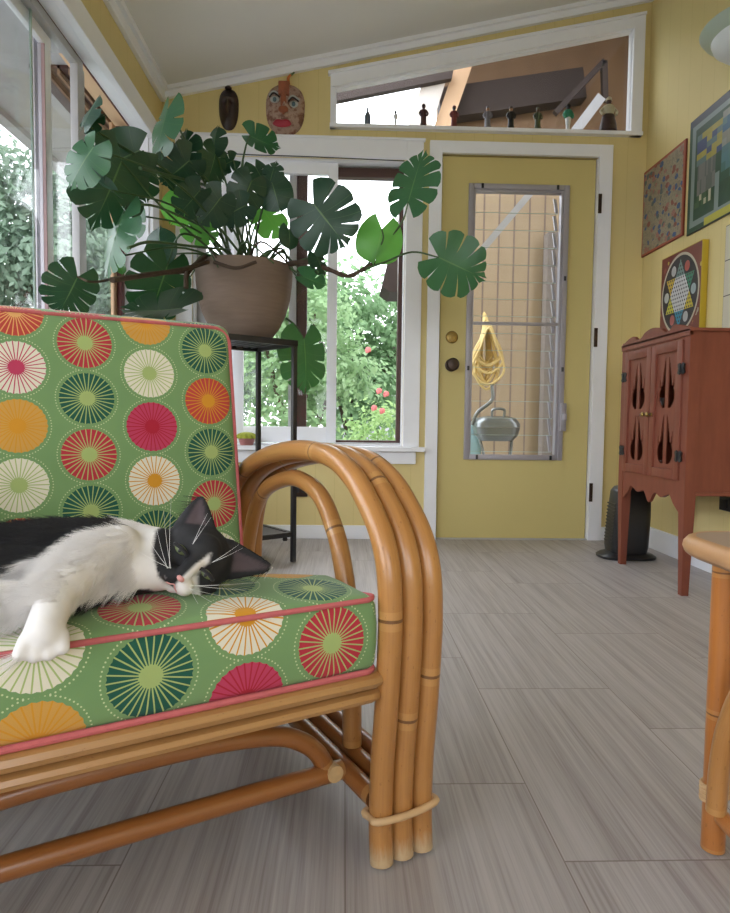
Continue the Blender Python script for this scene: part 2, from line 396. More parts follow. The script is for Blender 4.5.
# transom casing
bm = B()
ca = at(332, 77, YB); cb = at(634, 17, YB)
box(bm, TX0-.028, TX0, Y0-.0215, Y0+.0035, TZ0-.018, tzl)
box(bm, TX1, TX1+.058, Y0-.0225, Y0+.0035, TZ0-.018, tzr+.07)
prism(bm, [(TX0-.028, Y0-.022, tzl), (TX1, Y0-.022, tzr), (TX1, Y0-.022, tzr+.068), (TX0-.028, Y0-.022, tzl+.068)], (0, .026, 0))
prism(bm, [(TX0-.04, Y0-.034, tzl+.060), (TX1+.058, Y0-.034, tzr+.066), (TX1+.058, Y0-.034, tzr+.08), (TX0-.04, Y0-.034, tzl+.074)], (0, .036, 0))
box(bm, TX0-.03, TX1+.058, Y0-.035, Y0+.10, TZ0-.018, TZ0)
prism(bm, [(TX0, Y0, tzl-.004), (TX1, Y0, tzr-.004), (TX1, Y0, tzr+.01), (TX0, Y0, tzl+.01)], (0, .035, 0)); box(bm, TX0-.003, TX0+.004, Y0, Y0+.035, TZ0, tzl); box(bm, TX1-.004, TX1+.003, Y0, Y0+.035, TZ0, tzr)
trim(bm)
# crown strips
bm = B()
prism(bm, [(XL, Y0, zc(XL)-.052), (XR, Y0, zc(XR)-.052), (XR, Y0, zc(XR)+.004), (XL, Y0, zc(XL)+.004)], (0, -.022, 0))
prism(bm, [(XL, Y0, zc(XL)-.02), (XR, Y0, zc(XR)-.02), (XR, Y0, zc(XR)+.004), (XL, Y0, zc(XL)+.004)], (0, -.04, 0)); trim(bm)
bm = bxs((XL, XL+.022, YF, Y0-.02, zc(XL)-.068, zc(XL)+.006), (XL, XL+.042, YF, Y0-.04, zc(XL)-.018, zc(XL)+.01)); trim(bm)
bm = bxs((XR-.025, XR, YF, Y0-.02, zc(XR)-.06, zc(XR)+.0), (XR-.045, XR, YF, Y0-.04, zc(XR)-.03, zc(XR)+.0)); trim(bm)
# left window casing and sill
bm = bxs((XL, XL+.022, WY1, WY1+.105, WZ0-.02, 2.082), (XL, XL+.022, YF+.3, WY1, WZ1-.012, 2.082), (XL+.0, XL+.034, YF+.3, WY1-.0, WZ1-.016, WZ1+.004)); trim(bm)
bm = bxs((XL-.07, XL+.05, YF+.3, WY1+.1, WZ0-.025, WZ0)); trim(bm)
bm = bxs((XL-.054, XL+.002, YF+.4, WY1, WZ1-.006, WZ1+.02), (XL-.12, XL+.002, WY1-.008, WY1+.02, WZ0, WZ1), bev=0); trim(bm)
struct('baseboard_back', bxs((XL, .434, Y0-.014, Y0+.003, 0, .072), (1.398, XR, Y0-.014, Y0+.003, 0, .072), bev=.003), 'trim')
struct('baseboard_right', bxs((XR-.014, XR+.003, YF, Y0-.014, 0, .105), bev=.003), 'trim')
struct('baseboard_left', bxs((XL-.003, XL+.014, YF, Y0-.014, 0, .072), bev=.003), 'trim')
# ---------------------------------------------------------------- left window: sliding panes in a long run
M['slatwood'] = mat('dull_tan_slat', (.27, .17, .11), .6, .2); M['pinkwood'] = mat('pinkish_wood', (.33, .22, .22), .6, .2); M['redwood'] = mat('red_brown_wood_strip', (.12, .035, .03), .5, .3)
w = bpy.data.objects.new('window_1', None); C.objects.link(w); w['kind'] = 'structure'; w.location = (XL-.05, 1.0, WZ0)
# top track (steps down towards the outside), meeting stile, jamb
link('top_track', bxs((-1.034, -1.004, YF+.4, 2.545, 1.945, 1.99), (-1.075, -1.036, YF+.4, 2.45, 1.958, 2.0), bev=.003), 'greyvinyl', w)
link('sash_frame', bxs((-1.030, -1.000, 2.485, 2.548, WZ0, 1.946), bev=.004), 'greyvinyl', w)
link('sash_frame', bxs((-1.056, -1.034, 2.296, 2.342, WZ0, 1.905), (-1.056, -1.034, -.4, 2.342, 1.905, 1.946), (-1.056, -1.034, -.4, 2.30, WZ0, WZ0+.05), bev=.003), 'trim', w)
link('sash_edge_and_gap', bxs((-1.0450, -1.034, 2.291, 2.2955, WZ0, 1.905), bev=0), 'pinkwood', w); link('sash_edge_and_gap', bxs((-1.0562, -1.0450, 2.290, 2.2955, WZ0, 1.905), bev=0), 'alu', w)  # pinkish stile side; its grey half carries on the tone of the dark gap
link('sash_edge_and_gap', bxs((-1.082, -1.068, 2.29, 2.325, WZ0, 1.94), bev=0), 'alu', w)  # added grey strip where the gap only looks dark, no real sash part
link('sash_frame', bxs((-1.062, -1.034, .55, .62, WZ0, 1.90), (-1.062, -1.034, -1.6, -1.53, WZ0, 1.9), bev=.004), 'trim', w)
b = B(); prism(b, [(-1.008, -1.6, 1.986), (-1.112, -1.6, 2.03), (-1.112, -1.6, 2.058), (-1.008, -1.6, 2.058)], (0, 4.79, 0)); link('header_board', b, 'tanwood', w)
link('header_edge', bxs((-1.009, -1.003, -1.6, 3.16, 1.976, 1.99), bev=0), 'redwood', w)
b = B()
for k in range(3): box(b, -1.133-.045*k, -1.122-.045*k, 2.72, 3.3, 2.022, 2.058)
link('header_slat', b, 'slatwood', w)
link('header_backing', bxs((-1.29, -1.112, 2.72, 3.3, 2.045, 2.060), bev=0), 'brownwood', w)
link('outer_jamb', bxs((-1.085, -1.063, 3.12, 3.165, WZ0, 2.0), bev=.003), 'redwood', w)
link('jamb_liner', bxs((-1.10, -1.086, 3.08, 3.16, WZ0, 2.0), bev=.002), 'tanwood', w)
link('pane', bxs((-1.050, -1.046, -.4, 2.30, WZ0, 1.9), bev=0), 'glass', w)
link('pane', bxs((-1.096, -1.092, 2.42, 3.10, WZ0, 1.95), bev=0), 'glass', w)
link('sliding_pane', bxs((-1.026, -1.022, .2, 2.170, WZ0+.01, 1.946), bev=0), 'glass', w)
link('pane_edge', bxs((-1.0265, -1.0215, 2.170, 2.180, WZ0+.01, 1.946), bev=0), 'glass_edge', w)
# back window
w = bpy.data.objects.new('window_2', None); C.objects.link(w); w['kind'] = 'structure'; w.location = (-.24, YB+.06, WB0)
link('window_frame', bxs((WX0, WX1, YB+.01, YB+.115, WB0-.002, WB0+.010), (WX0, WX0+.012, YB+.01, YB+.115, WB0, WB1), (WX1-.008, WX1+.002, YB+.01, YB+.115, WB0, WB1), (WX0, WX1, YB+.01, YB+.115, WB1-.012, WB1+.002),
     (WX0, -.05, YB+.045, YB+.07, 1.975, 1.99), bev=.002), 'trim', w)
link('outer_frame', bxs((-.05, WX1-.006, YB+.065, YB+.115, 1.925, 1.975), (WX1-.030, WX1-.006, YB+.055, YB+.115, WB0+.01, 1.98), (-.05, WX1-.006, YB+.06, YB+.115, WB0+.008, WB0+.03), (-.262, -.205, YB+.085, YB+.115, WB0+.01, 2.0), bev=.002), 'brownwood', w)
link('track', bxs((-.05, WX1-.01, YB+.02, YB+.045, WB0+.008, WB0+.018), bev=.001), 'greyvinyl', w)
def sash(x0, x1, y, z0, z1, st=.052, tr=.06, br=.085):
    s = link('sash_frame', bxs((x0, x0+st, y, y+.03, z0, z1), (x1-st, x1, y, y+.03, z0, z1), (x0+st, x1-st, y, y+.03, z1-tr, z1), (x0+st, x1-st, y, y+.03, z0, z0+br), bev=.003), 'trim', w)
    link('pane', bxs((x0+st-.003, x1-st+.003, y+.013, y+.017, z0+br-.003, z1-tr+.003), bev=0), 'glass', s)
sash(-.592, -.043, YB+.035, .512, 1.985)
link('pane', bxs((-.79, -.56, YB+.08, YB+.084, .51, 1.98), bev=0), 'glass', w)
link('mullion', bxs((-.302, -.262, YB+.072, YB+.112, WB0+.01, 1.95), (-.80, -.74, YB+.06, YB+.09, WB0, 1.99), bev=.002), 'greyvinyl', w)
link('mullion', bxs((-.66, -.60, YB+.075, YB+.10, WB0, 1.99), bev=.002), 'trim', w)
# transom
w = bpy.data.objects.new('window_3', None); C.objects.link(w); w['kind'] = 'structure'; w.location = (.7, YB+.1, TZ0)
bm = B(); prism(bm, [(TX0, YB+.031, TZ0), (TX1, YB+.031, TZ0), (TX1, YB+.031, tzr), (TX0, YB+.031, tzl)], (0, .004, 0)); link('pane', bm, 'glass', w, False)
# window behind the camera
w = bpy.data.objects.new('window_4', None); C.objects.link(w); w['kind'] = 'structure'; w.location = (.3, YF-.06, .6)
link('pane', bxs((-.7, 1.3, YF-.07, YF-.066, .6, 2.1), bev=0), 'glass', w)
link('window_frame', bxs((-.7, -.64, YF-.09, YF-.04, .6, 2.1), (1.24, 1.3, YF-.09, YF-.04, .6, 2.1), (.27, .33, YF-.09, YF-.04, .6, 2.1), (-.64, 1.24, YF-.09, YF-.04, 2.04, 2.1), (-.64, 1.24, YF-.09, YF-.04, .6, .66)), 'trim', w)
# ---------------------------------------------------------------- door with jalousie light
d = bpy.data.objects.new('door_1', None); C.objects.link(d); d['kind'] = 'structure'; d.location = (.91, YB+.03, 0)
DY = YB+.012
HX0, HX1, HZ0, HZ1 = .672, 1.160, .455, 1.862
bm = B()
for l in ((DX0+.007, HX0, DY, DY+.045, .006, 2.024), (HX1, DX1-.007, DY, DY+.045, .006, 2.024), (HX0, HX1, DY, DY+.045, .006, HZ0), (HX0, HX1, DY, DY+.045, HZ1, 2.024)): box(bm, *l)
link('door_panel', bm, 'doorpaint', d, False)
link('louver_frame', bxs((.645, .672, DY-.014, DY+.0, .432, 1.886), (1.152, 1.180, DY-.014, DY, .432, 1.886), (.672, 1.152, DY-.014, DY, 1.858, 1.886), (.672, 1.152, DY-.014, DY, .432, .460), bev=.003), 'alu', d)
link('inner_frame', bxs((.672, .682, DY-.008, DY+.03, .46, 1.858), (1.138, 1.152, DY-.008, DY+.03, .46, 1.858), (.682, 1.138, DY-.008, DY+.03, 1.846, 1.858), (.682, 1.138, DY-.006, DY+.012, 1.152, 1.168), bev=.002), 'alu', d)
b = B()
nl = 15
for k in range(nl):
    z = .475+(k+.5)*(1.845-.475)/nl
    obox(b, (.910, DY+.058, z), (.226, 0, 0), (0, .0022, .0002), (0, .017, .047))
link('louver_glass', b, 'glass', d, False)
b = B()
for k in range(nl):
    z = .475+(k+.5)*(1.845-.475)/nl
    obox(b, (.910, DY+.041, z-.047), (.226, 0, 0), (0, .0022, 0), (0, 0, .0012))
link('louver_edge', b, 'glass_edge', d, False)
b = B()
for k in range(nl):
    z = .475+(k+.5)*(1.845-.475)/nl
    obox(b, (1.128, DY+.056, z), (.008, 0, 0), (0, .006, 0), (0, .020, .044), bev=.002)
link('louver_clip', b, 'alu', d, False)
b = B(); obox(b, (1.176, DY-.020, .665), (.016, 0, 0), (0, .008, 0), (0, 0, .075), .006); obox(b, (1.178, DY-.034, .665), (.010, 0, 0), (0, .012, 0), (0, 0, .02), .005); link('louver_crank', b, 'alu', d)
for (x, z) in ((.715, 1.872), (1.115, 1.872), (.715, .446), (1.115, .446), (.659, .92), (1.166, .92), (1.166, 1.40)):
    b = B(); obox(b, (x, DY-.017, z), (.006, 0, 0), (0, .004, 0), (0, 0, .012), .002); link('clip', b, 'black', d)
def disc(b, x, z, prof):  # lathe about the y axis, protruding towards -y from the door face
    rings = [[b.verts.new((x+r*math.cos(2*PI*k/24), DY-q, z+r*math.sin(2*PI*k/24))) for k in range(24)] for r, q in prof]
    for a, c in zip(rings, rings[1:]):
        for k in range(24): b.faces.new((a[k], a[(k+1) % 24], c[(k+1) % 24], c[k]))
    b.faces.new(rings[-1])
b = B(); disc(b, .570, 1.083, [(.033, 0), (.033, .006), (.028, .012), (.018, .014), (.017, .024), (.001, .026)]); obox(b, (.570, DY-.03, 1.083), (.012, 0, .006), (0, .008, 0), (-.002, 0, .004), .002); link('deadbolt', b, 'brass', d)
b = B(); disc(b, .570, .935, [(.034, 0), (.034, .006), (.02, .012), (.013, .02), (.014, .034), (.030, .045), (.034, .058), (.027, .070), (.001, .074)]); link('door_knob', b, 'bronze', d)
for z in (1.788, 1.09, .262):
    b = B(); obox(b, (1.334, Y0-.022, z), (.009, 0, 0), (0, .004, 0), (0, 0, .05), .002); link('hinge', b, 'bronze', d)
b = B(); box(b, DX0, DX1, YB-.005, YB+.13, 0, .006); trim(b, 'greyvinyl')
# ================================================================ OUTSIDE
random.seed(5)
M['bounce_ground'] = mat('pale_bounce_ground', (.34, .335, .33), .95, .1, var=.2, vs=3)  # unseen ground; gravel made up, pale grey so it bounces neutral light
M['siding'] = None
g = NT('tan_board_siding'); p = g.pos(); s = g.sep(p)
fr = g.ma('ABSOLUTE', g.ma('SUBTRACT', g.ma('FRACT', g.ma('DIVIDE', s[0], .1125)), .5)); gr = g.ma('GREATER_THAN', fr, .44)
n = g.noi(g.com(g.ma('MULTIPLY', s[0], 6.0), s[1], s[2]), 3, 3)
c = g.mix(n, (.38, .29, .19), (.45, .35, .24)); g.base(g.mix(g.ma('MULTIPLY', gr, .9), c, (.22, .165, .14)), .8, .2)
g.bump(gr, -.4, .01); M['siding'] = g.m
M['plywood'] = mat('plywood_soffit', (.205, .125, .072), .7, .2, vs=5, var=.25)
M['darkbeam'] = mat('dark_beam', (.045, .033, .03), .7, .2)
M['greywood'] = mat('painted_grey_soffit', (.42, .42, .44), .8, .2)
M['lightwood'] = mat('weathered_pale_board', (.55, .50, .46), .8, .2)
M['whitepaint'] = mat('white_outdoor_paint', (.36, .36, .37), .5, .3)
M['bark'] = mat('tree_bark', (.10, .075, .055), .9, .2, vs=20, var=.4)
for nm, c1 in (('fol_a', (.15, .25, .125)), ('fol_b', (.22, .33, .17)), ('fol_c', (.17, .235, .17)), ('fol_d', (.26, .38, .16))):
    g = NT(nm); g.base(g.mix(g.noi(g.coord(), 2.5, 3), tuple(x*.65 for x in c1), tuple(x*1.35 for x in c1)), .6, .3)
    tl = g.n('ShaderNodeBsdfTranslucent'); tl.inputs[0].default_value = col(tuple(min(1, x*1.6) for x in c1)); mx = g.n('ShaderNodeMixShader'); mx.inputs[0].default_value = .4
    g.t.links.new(g.b.outputs[0], mx.inputs[1]); g.t.links.new(tl.outputs[0], mx.inputs[2]); g.t.links.new(mx.outputs[0], g.out.inputs[0]); M[nm] = g.m
M['flower'] = mat('pink_blossom', (.70, .22, .22), .7, .2)
b = B(); box(b, -40, 40, -30, 45, -.75, -.7); struct('ground', b, 'bounce_ground')
def tree(name, label, cat, base, clumps, nleaf, size, m, group=None, trunk=.12):
    """clumps: list of (centre, radius); leaves scattered on the shells of each clump; trunk and boughs reach them"""
    t = thing(name, label, cat, base, group)
    tb = B(); bs = Vector(base)
    top = sum((Vector(c) for c, r in clumps), Vector())/len(clumps)
    mid = bs.lerp(top, .6); tube(tb, [bs, bs.lerp(mid, .5)+Vector((.05, .03, 0)), mid], lambda f: trunk*(1-.5*f), 8, 3)
    for c, r in clumps: tube(tb, [bs.lerp(mid, random.uniform(.5, 1)), (mid+Vector(c))/2+Vector((0, 0, -.1)), Vector(c)], lambda f: trunk*.45*(1-.8*f), 6, 3)
    link('trunk', tb, 'bark', t)
    lb = B(); tot = sum(r*r for c, r in clumps)
    for c, r in clumps:
        c = Vector(c); k = int(nleaf*r*r/tot)
        twigs = [Vector((random.gauss(0, 1), random.gauss(0, 1), random.gauss(0, .8))).normalized() for _ in range(max(5, k//26))]
        for i in range(k):
            tw = random.choice(twigs); q = c + tw*r*random.uniform(.35, 1.05) + Vector((random.gauss(0, 1), random.gauss(0, 1), random.gauss(0, .7)))*r*.13
            nn = (tw+Vector((random.uniform(-1, 1), random.uniform(-1, 1), random.uniform(-.2, 1.2)))).normalized()
            a = nn.orthogonal().normalized(); a.rotate(Matrix.Rotation(random.uniform(0, 6.28), 3, nn)); s2 = nn.cross(a); L = size*random.uniform(.6, 1.3)
            vs = [lb.verts.new(q-a*L*.5), lb.verts.new(q+s2*L*.3+a*L*.05), lb.verts.new(q+a*L*.6-nn*L*.12), lb.verts.new(q-s2*L*.3+a*L*.05)]
            lb.faces.new(vs)
    link('foliage', lb, m, t, False); return t
def clump(px, py, Y, r, n=1, jit=0): 
    c = at(px, py, Y); return [((c.x+random.uniform(-jit, jit), c.y+random.uniform(-jit, jit), c.z+random.uniform(-jit, jit)), r) for _ in range(n)]
exec_trees = True
G1 = 'garden trees and shrubs seen through the windows'
def cl(x, y, z, r): return ((x, y, z), r)
tree('leafy_shrub', 'tall bright green shrub behind right pane of back window, left of the pink blossoms', 'shrub', (-.55, 6.4, -.7),
     [cl(-.75, 6.4, .3, .6), cl(-.2, 6.6, .2, .5), cl(-.5, 6.5, 1.0, .6), cl(-.05, 6.7, 1.15, .45), cl(-.3, 6.5, 1.7, .42), cl(-.85, 6.6, 1.6, .45)], 7500, .075, 'fol_b')
tree('maple_tree', 'broad mid green tree behind centre of back window, tallest in that window', 'tree', (.1, 8.2, -.7),
     [cl(.0, 8.2, 2.0, .7), cl(.7, 8.4, 1.6, .6), cl(-.6, 8.3, 2.2, .6), cl(.3, 8.3, 1.0, .7), cl(.9, 8.5, 2.3, .45)], 7500, .10, 'fol_a')
tree('rose_bush', 'flowering bush with pink blossoms low in the right pane of back window', 'shrub', (.25, 5.6, -.7),
     [cl(.15, 5.6, .1, .42), cl(.45, 5.7, .05, .4), cl(.3, 5.6, .55, .3)], 3000, .05, 'fol_d', trunk=.03)
rb = bpy.data.objects['rose_bush']
for k, (px, py) in enumerate(((379, 391), (374, 408), (382, 411), (386, 394), (368, 350))):
    b = B(); c = at(px, py, 5.3)
    for j in range(9):
        a = j*2.4; o = Vector((math.cos(a)*.015, -.006*j % .02, math.sin(a)*.015))*(.4+j*.07)
        obox(b, c+o, (.011, .003, .003), (-.002, .003, .001), (-.002, .002, .011), .002)
    link('blossom', b, 'flower', rb)
tree('conifer_tree', 'dense dark green tree behind left sash of back window', 'tree', (-1.9, 7.4, -.7),
     [cl(-1.9, 7.4, 1.0, .8), cl(-1.5, 7.3, .2, .7), cl(-2.3, 7.6, 1.8, .7), cl(-1.6, 7.6, 1.9, .5), cl(-1.2, 7.2, 1.1, .5)], 7000, .09, 'fol_c')
tree('fir_tree', 'grey green fir filling the leftmost pane below the branches', 'tree', (-4.6, 6.6, -.7),
     [cl(-4.6, 6.6, 1.0, 1.1), cl(-4.1, 7.4, .2, 1.0), cl(-4.7, 8.0, 2.4, 1.0), cl(-4.2, 7.4, 3.3, .75), cl(-3.4, 7.6, 2.5, .8), cl(-3.3, 8.4, 1.2, .9), cl(-3.4, 8.3, 3.3, .75), cl(-2.9, 8.3, 2.2, .7), cl(-5.2, 8.2, 3.9, .6)], 30000, .10, 'fol_c')
tree('birch_tree', 'lighter green tree behind the middle panes of the left window', 'tree', (-3.9, 11.6, -.7),
     [cl(-3.6, 11.6, 2.8, 1.3), cl(-3.0, 11.2, .8, 1.2), cl(-4.6, 11.5, 3.6, 1.0), cl(-5.6, 11.6, 2.0, 1.4)], 9000, .12, 'fol_a')
tree('cedar_tree', 'far cedar with bare boughs against white sky in the leftmost pane', 'tree', (-7.8, 9.5, -.7),
     [cl(-8.2, 9.5, 1.5, 1.6), cl(-7.0, 9.8, 5.6, .6), cl(-8.6, 9.7, 5.9, .7), cl(-7.2, 9.6, 3.6, 1.1), cl(-7.4, 10.6, 2.2, 1.4)], 9000, .14, 'fol_c')
tree('laurel_hedge', 'long hedge low outside the left window', 'shrub', (-3.0, 4.6, -.7),
     [cl(-3.2, 4.8, -.2, .6), cl(-3.1, 5.7, .0, .6), cl(-3.6, 3.9, .1, .7), cl(-3.9, 2.9, .3, .8), cl(-4.1, 1.6, .4, .9)], 9000, .07, 'fol_a')
tree('background_tree', 'pale green treetop far behind the garden trees', 'tree', (1.4, 18, -.7), [cl(1.2, 18, 2, 1.8), cl(-1.2, 18.5, 2, 2), cl(-3.4, 18.5, 2.6, 2), cl(3.2, 19, 1.6, 2)], 9000, .2, 'fol_b')
# eaves
b = B(); box(b, -1.62, XL-T-.02, YF-1, YB+.5, 2.06, 2.10); box(b, -1.66, -1.60, YF-1, YB+.5, 2.03, 2.20); struct('eaves', b, 'greywood')
# covered entry outside the door: siding wall, roof soffit, beam, posts
e = thing('entry_porch', 'tan board porch wall with plywood roof and dark beam outside the yellow door', 'porch', (1.4, 4.75, -.1))
b = B(); box(b, .86, 3.2, 4.75, 4.85, -.7, 2.62); link('siding_wall', b, 'siding', e, False)
b = B(); prism(b, [(.66, 4.76, 2.62), (3.2, 4.76, 2.62), (3.2, 4.76, 4.4), (.66, 4.76, 3.32)], (0, .08, 0)); link('gable_panel', b, 'plywood', e, False)
b = B(); box(b, 2.05, 2.12, 3.56, 4.75, -.7, 4.0); link('side_wall', b, 'plywood', e, False)
b = B(); prism(b, [(.66, 3.56, 3.20), (3.3, 3.56, 3.83), (3.3, 3.56, 3.93), (.66, 3.56, 3.30)], (0, 1.6, 0)); link('roof_soffit', b, 'plywood', e, False)
def bar(n, p1, p2, Y, hw, dy, m, par):
    b = B(); A = at(*p1, Y); Q = at(*p2, Y); dd = (Q-A); up = Vector((-dd.z, 0, dd.x)).normalized()
    prism(b, [A+up*hw, Q+up*hw, Q-up*hw, A-up*hw], (0, dy, 0)); return link(n, b, m, par, False)
bar('dark_beam', (440, 103), (585, 82), 4.62, .105, .12, 'darkbeam', e)
bar('rafter', (438, 140), (465, 62), 4.5, .055, .1, 'tanwood', e)
bar('post_board', (416, 140), (440, 62), 4.45, .075, .08, 'lightwood', e)
bar('brace', (571, 137), (602, 96), 4.3, .032, .05, 'whitepaint', e)
bar('downpipe', (556, 112), (605, 60), 4.4, .018, .04, 'darkbeam', e)
bar('downpipe', (605, 60), (606, 100), 4.4, .018, .04, 'darkbeam', e)
M['postgrey'] = mat('grey_brown_post', (.24, .21, .19), .8, .2)
bar('corner_post', (549, 470), (556, 232), 4.6, .055, .1, 'postgrey', e)
bar('wind_brace', (482, 250), (533, 190), 4.4, .022, .04, 'whitepaint', e)
b = B(); prism(b, [at(330, 102, 4.4), at(452, 78, 4.4), at(454, 66, 4.4), at(330, 93, 4.4)], (0, .05, 0)); o = link('eave_board', b, 'darkbeam', e, False)
# neighbour's eave in the right pane of the back window
b = B(); prism(b, [at(404, 205, 5.0), at(400, 212, 5.0), at(382, 286, 5.0), at(390, 292, 5.0), at(410, 292, 5.0)], (0, .4, 0)); tag(link('roof_eave', b, 'darkbeam', None, False), 'dark weathered roof edge outside the right pane of back window', 'roof')
# white house far off
h_ = thing('neighbouring_house', 'white house glimpsed through leaves behind the back window', 'house', (.6, 12, -.7))
b = B(); box(b, -.2, 3.0, 12, 14, -.7, 1.5); link('wall', b, 'whitepaint', h_, False)
b = B(); prism(b, [(-.4, 11.8, 1.5), (3.2, 11.8, 1.5), (1.4, 11.8, 2.3)], (0, 2.4, 0)); link('roof', b, 'darkbeam', h_, False)
# grill on folding legs
M['grillgrey'] = mat('brushed_grill_metal', (.21, .225, .23), .3, .6, metal=.6)
M['hose'] = mat('yellow_hose_rubber', (.72, .55, .24), .5, .3)
M['bluepl'] = mat('pale_blue_plastic', (.35, .55, .62), .5, .3)
gr = thing('portable_grill', 'silver lidded barbecue grill on tube legs behind the door glass', 'grill', (at(494, 440, 4.2).x, 4.2, -.1))
gc = at(496, 428, 4.2)
b = B(); w2 = .15
def hull(bm, cx, cy, rows):
    """stack of rounded rectangles (halfwidth, halfdepth, z)"""
    rg = []
    for hw, hd, z in rows:
        rg.append([bm.verts.new((cx+hw*(abs(math.cos(t))**.5)*(1 if math.cos(t) >= 0 else -1), cy+hd*(abs(math.sin(t))**.5)*(1 if math.sin(t) >= 0 else -1), z)) for t in [2*PI*k/28 for k in range(28)]])
    for a, c in zip(rg, rg[1:]):
        for k in range(28): bm.faces.new((a[k], a[(k+1) % 28], c[(k+1) % 28], c[k]))
    bm.faces.new(rg[0][::-1]); bm.faces.new(rg[-1])
hull(b, gc.x, gc.y, [(.10, .08, gc.z-.085), (.135, .10, gc.z-.05), (.148, .11, gc.z), (.150, .112, gc.z+.004)]); link('fire_bowl', b, 'grillgrey', gr)
b = B(); hull(b, gc.x, gc.y, [(.150, .112, gc.z+.006), (.148, .11, gc.z+.03), (.12, .09, gc.z+.065), (.07, .05, gc.z+.078)]); ld = link('lid', b, 'grillgrey', gr)
b = B(); tube(b, [(gc.x-.04, gc.y-.05, gc.z+.07), (gc.x-.035, gc.y-.06, gc.z+.12), (gc.x+.035, gc.y-.06, gc.z+.12), (gc.x+.04, gc.y-.05, gc.z+.07)], .009, 8); link('handle', b, 'grillgrey', ld)
for sx in (-.11, .11):
    b = B(); tube(b, [(gc.x+sx, gc.y, gc.z-.06), (gc.x+sx*.6, gc.y-.05, gc.z-.3), (gc.x-sx, gc.y, -.70)], .01, 8); link('leg', b, 'grillgrey', gr)
b = B(); tube(b, [at(472, 425, 4.2), at(478, 412, 4.2), at(492, 400, 4.2), at(492, 385, 4.2)], .012, 8); link('side_handle', b, 'grillgrey', gr)
b = B()
c0 = at(484, 350, 4.5); random.seed(3)
for k in range(14):
    wdt = .018+.0075*k; top = c0.z+.26-.01*k; bot = c0.z-.14-.03*(k % 5)-.05*math.sin(k)
    pts = [(c0.x+random.uniform(-.01, .01), 4.5-.01*k, top), (c0.x+wdt*.5, 4.5-.012*k, (top*2+bot)/3), (c0.x+wdt*.95, 4.49-.01*k, (top+3*bot)/4), (c0.x, 4.48-.01*k, bot), (c0.x-wdt, 4.49-.012*k, (top+3*bot)/4), (c0.x-wdt*.5, 4.5-.012*k, (top*2+bot)/3)]
    tube(b, pts, .0085, 6, 6, closed=True)
tag(link('garden_hose', b, 'hose', None), 'coiled yellow garden hose hanging behind the door glass', 'hose')
b = B(); c1 = at(472, 445, 4.35); hull(b, c1.x, 4.35, [(.05, .05, c1.z-.15), (.06, .06, c1.z), (.045, .045, c1.z+.12), (.02, .02, c1.z+.16)]); tag(link('water_jug', b, 'bluepl', None), 'pale blue plastic jug at lower left of the door glass', 'jug')
# ================================================================ RATTAN CHAIR
WI = -.645          # left inner side of the chair (right inner side is a = 0)
chair = thing('rattan_armchair', 'bent rattan chair with triple-pole arched arms and green sunburst cushions', 'chair', ch(-.32, .3, 0))
def tilt(b_): return .21*max(0, b_-.11)+(.0 if b_ > .15 else 0)
OUT = [(.000, .004), (.004, .06), (.002, .14), (-.006, .22), (-.012, .30), (-.014, .365), (-.008, .425), (.012, .472), (.050, .513), (.100, .550), (.17, .574), (.27, .580), (.36, .574), (.47, .556), (.57, .525), (.645, .48), (.685, .42), (.70, .35), (.705, .2), (.71, .004)]
INN = [(.146, .102), (.150, .2), (.163, .32), (.184, .39), (.214, .445), (.272, .499), (.36, .520), (.437, .513), (.535, .483), (.600, .43), (.643, .342), (.655, .281), (.66, .2), (.66, .102)]
for side, sg in ((0.0, 1), (WI, -1)):
    arm = None
    for k in range(3):
        a = side + sg*.0345*k
        zt = -.004*k
        b = B(); pts = [ch(a, p, z+(zt if z > .3 else 0)) for p, z in OUT]
        tube(b, pts, .0172, 18, 6, v0=(.0, .15, .09)[k]); o = link('arm_pole', b, 'rattan', chair)
        if k == 1:
            b = B(); tube(b, [ch(a-sg*.003, p, z) for p, z in INN], .0158, 16, 6, v0=.0); link('inner_arm_pole', b, 'rattan', chair)
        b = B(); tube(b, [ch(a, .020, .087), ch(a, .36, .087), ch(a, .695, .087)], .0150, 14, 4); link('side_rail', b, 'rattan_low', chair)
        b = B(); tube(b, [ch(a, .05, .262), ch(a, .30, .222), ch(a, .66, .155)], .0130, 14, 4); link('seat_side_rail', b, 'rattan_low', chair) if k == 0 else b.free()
    for zz in (.072,):
        lo, hi = side-.0148*sg, side+(.069+.0148)*sg
        b = B(); path = [ch(lo, -.014, zz+.003), ch(side+.034*sg, -.0175, zz+.001), ch(hi, -.013, zz+.003), ch(hi+.002*sg, .004, zz+.003), ch(hi, .021, zz), ch(side+.034*sg, .024, zz), ch(lo, .021, zz), ch(lo-.002*sg, .004, zz)]
        tube(b, path, .0052, 10, 5, closed=True); link('binding', b, 'wrap', chair)
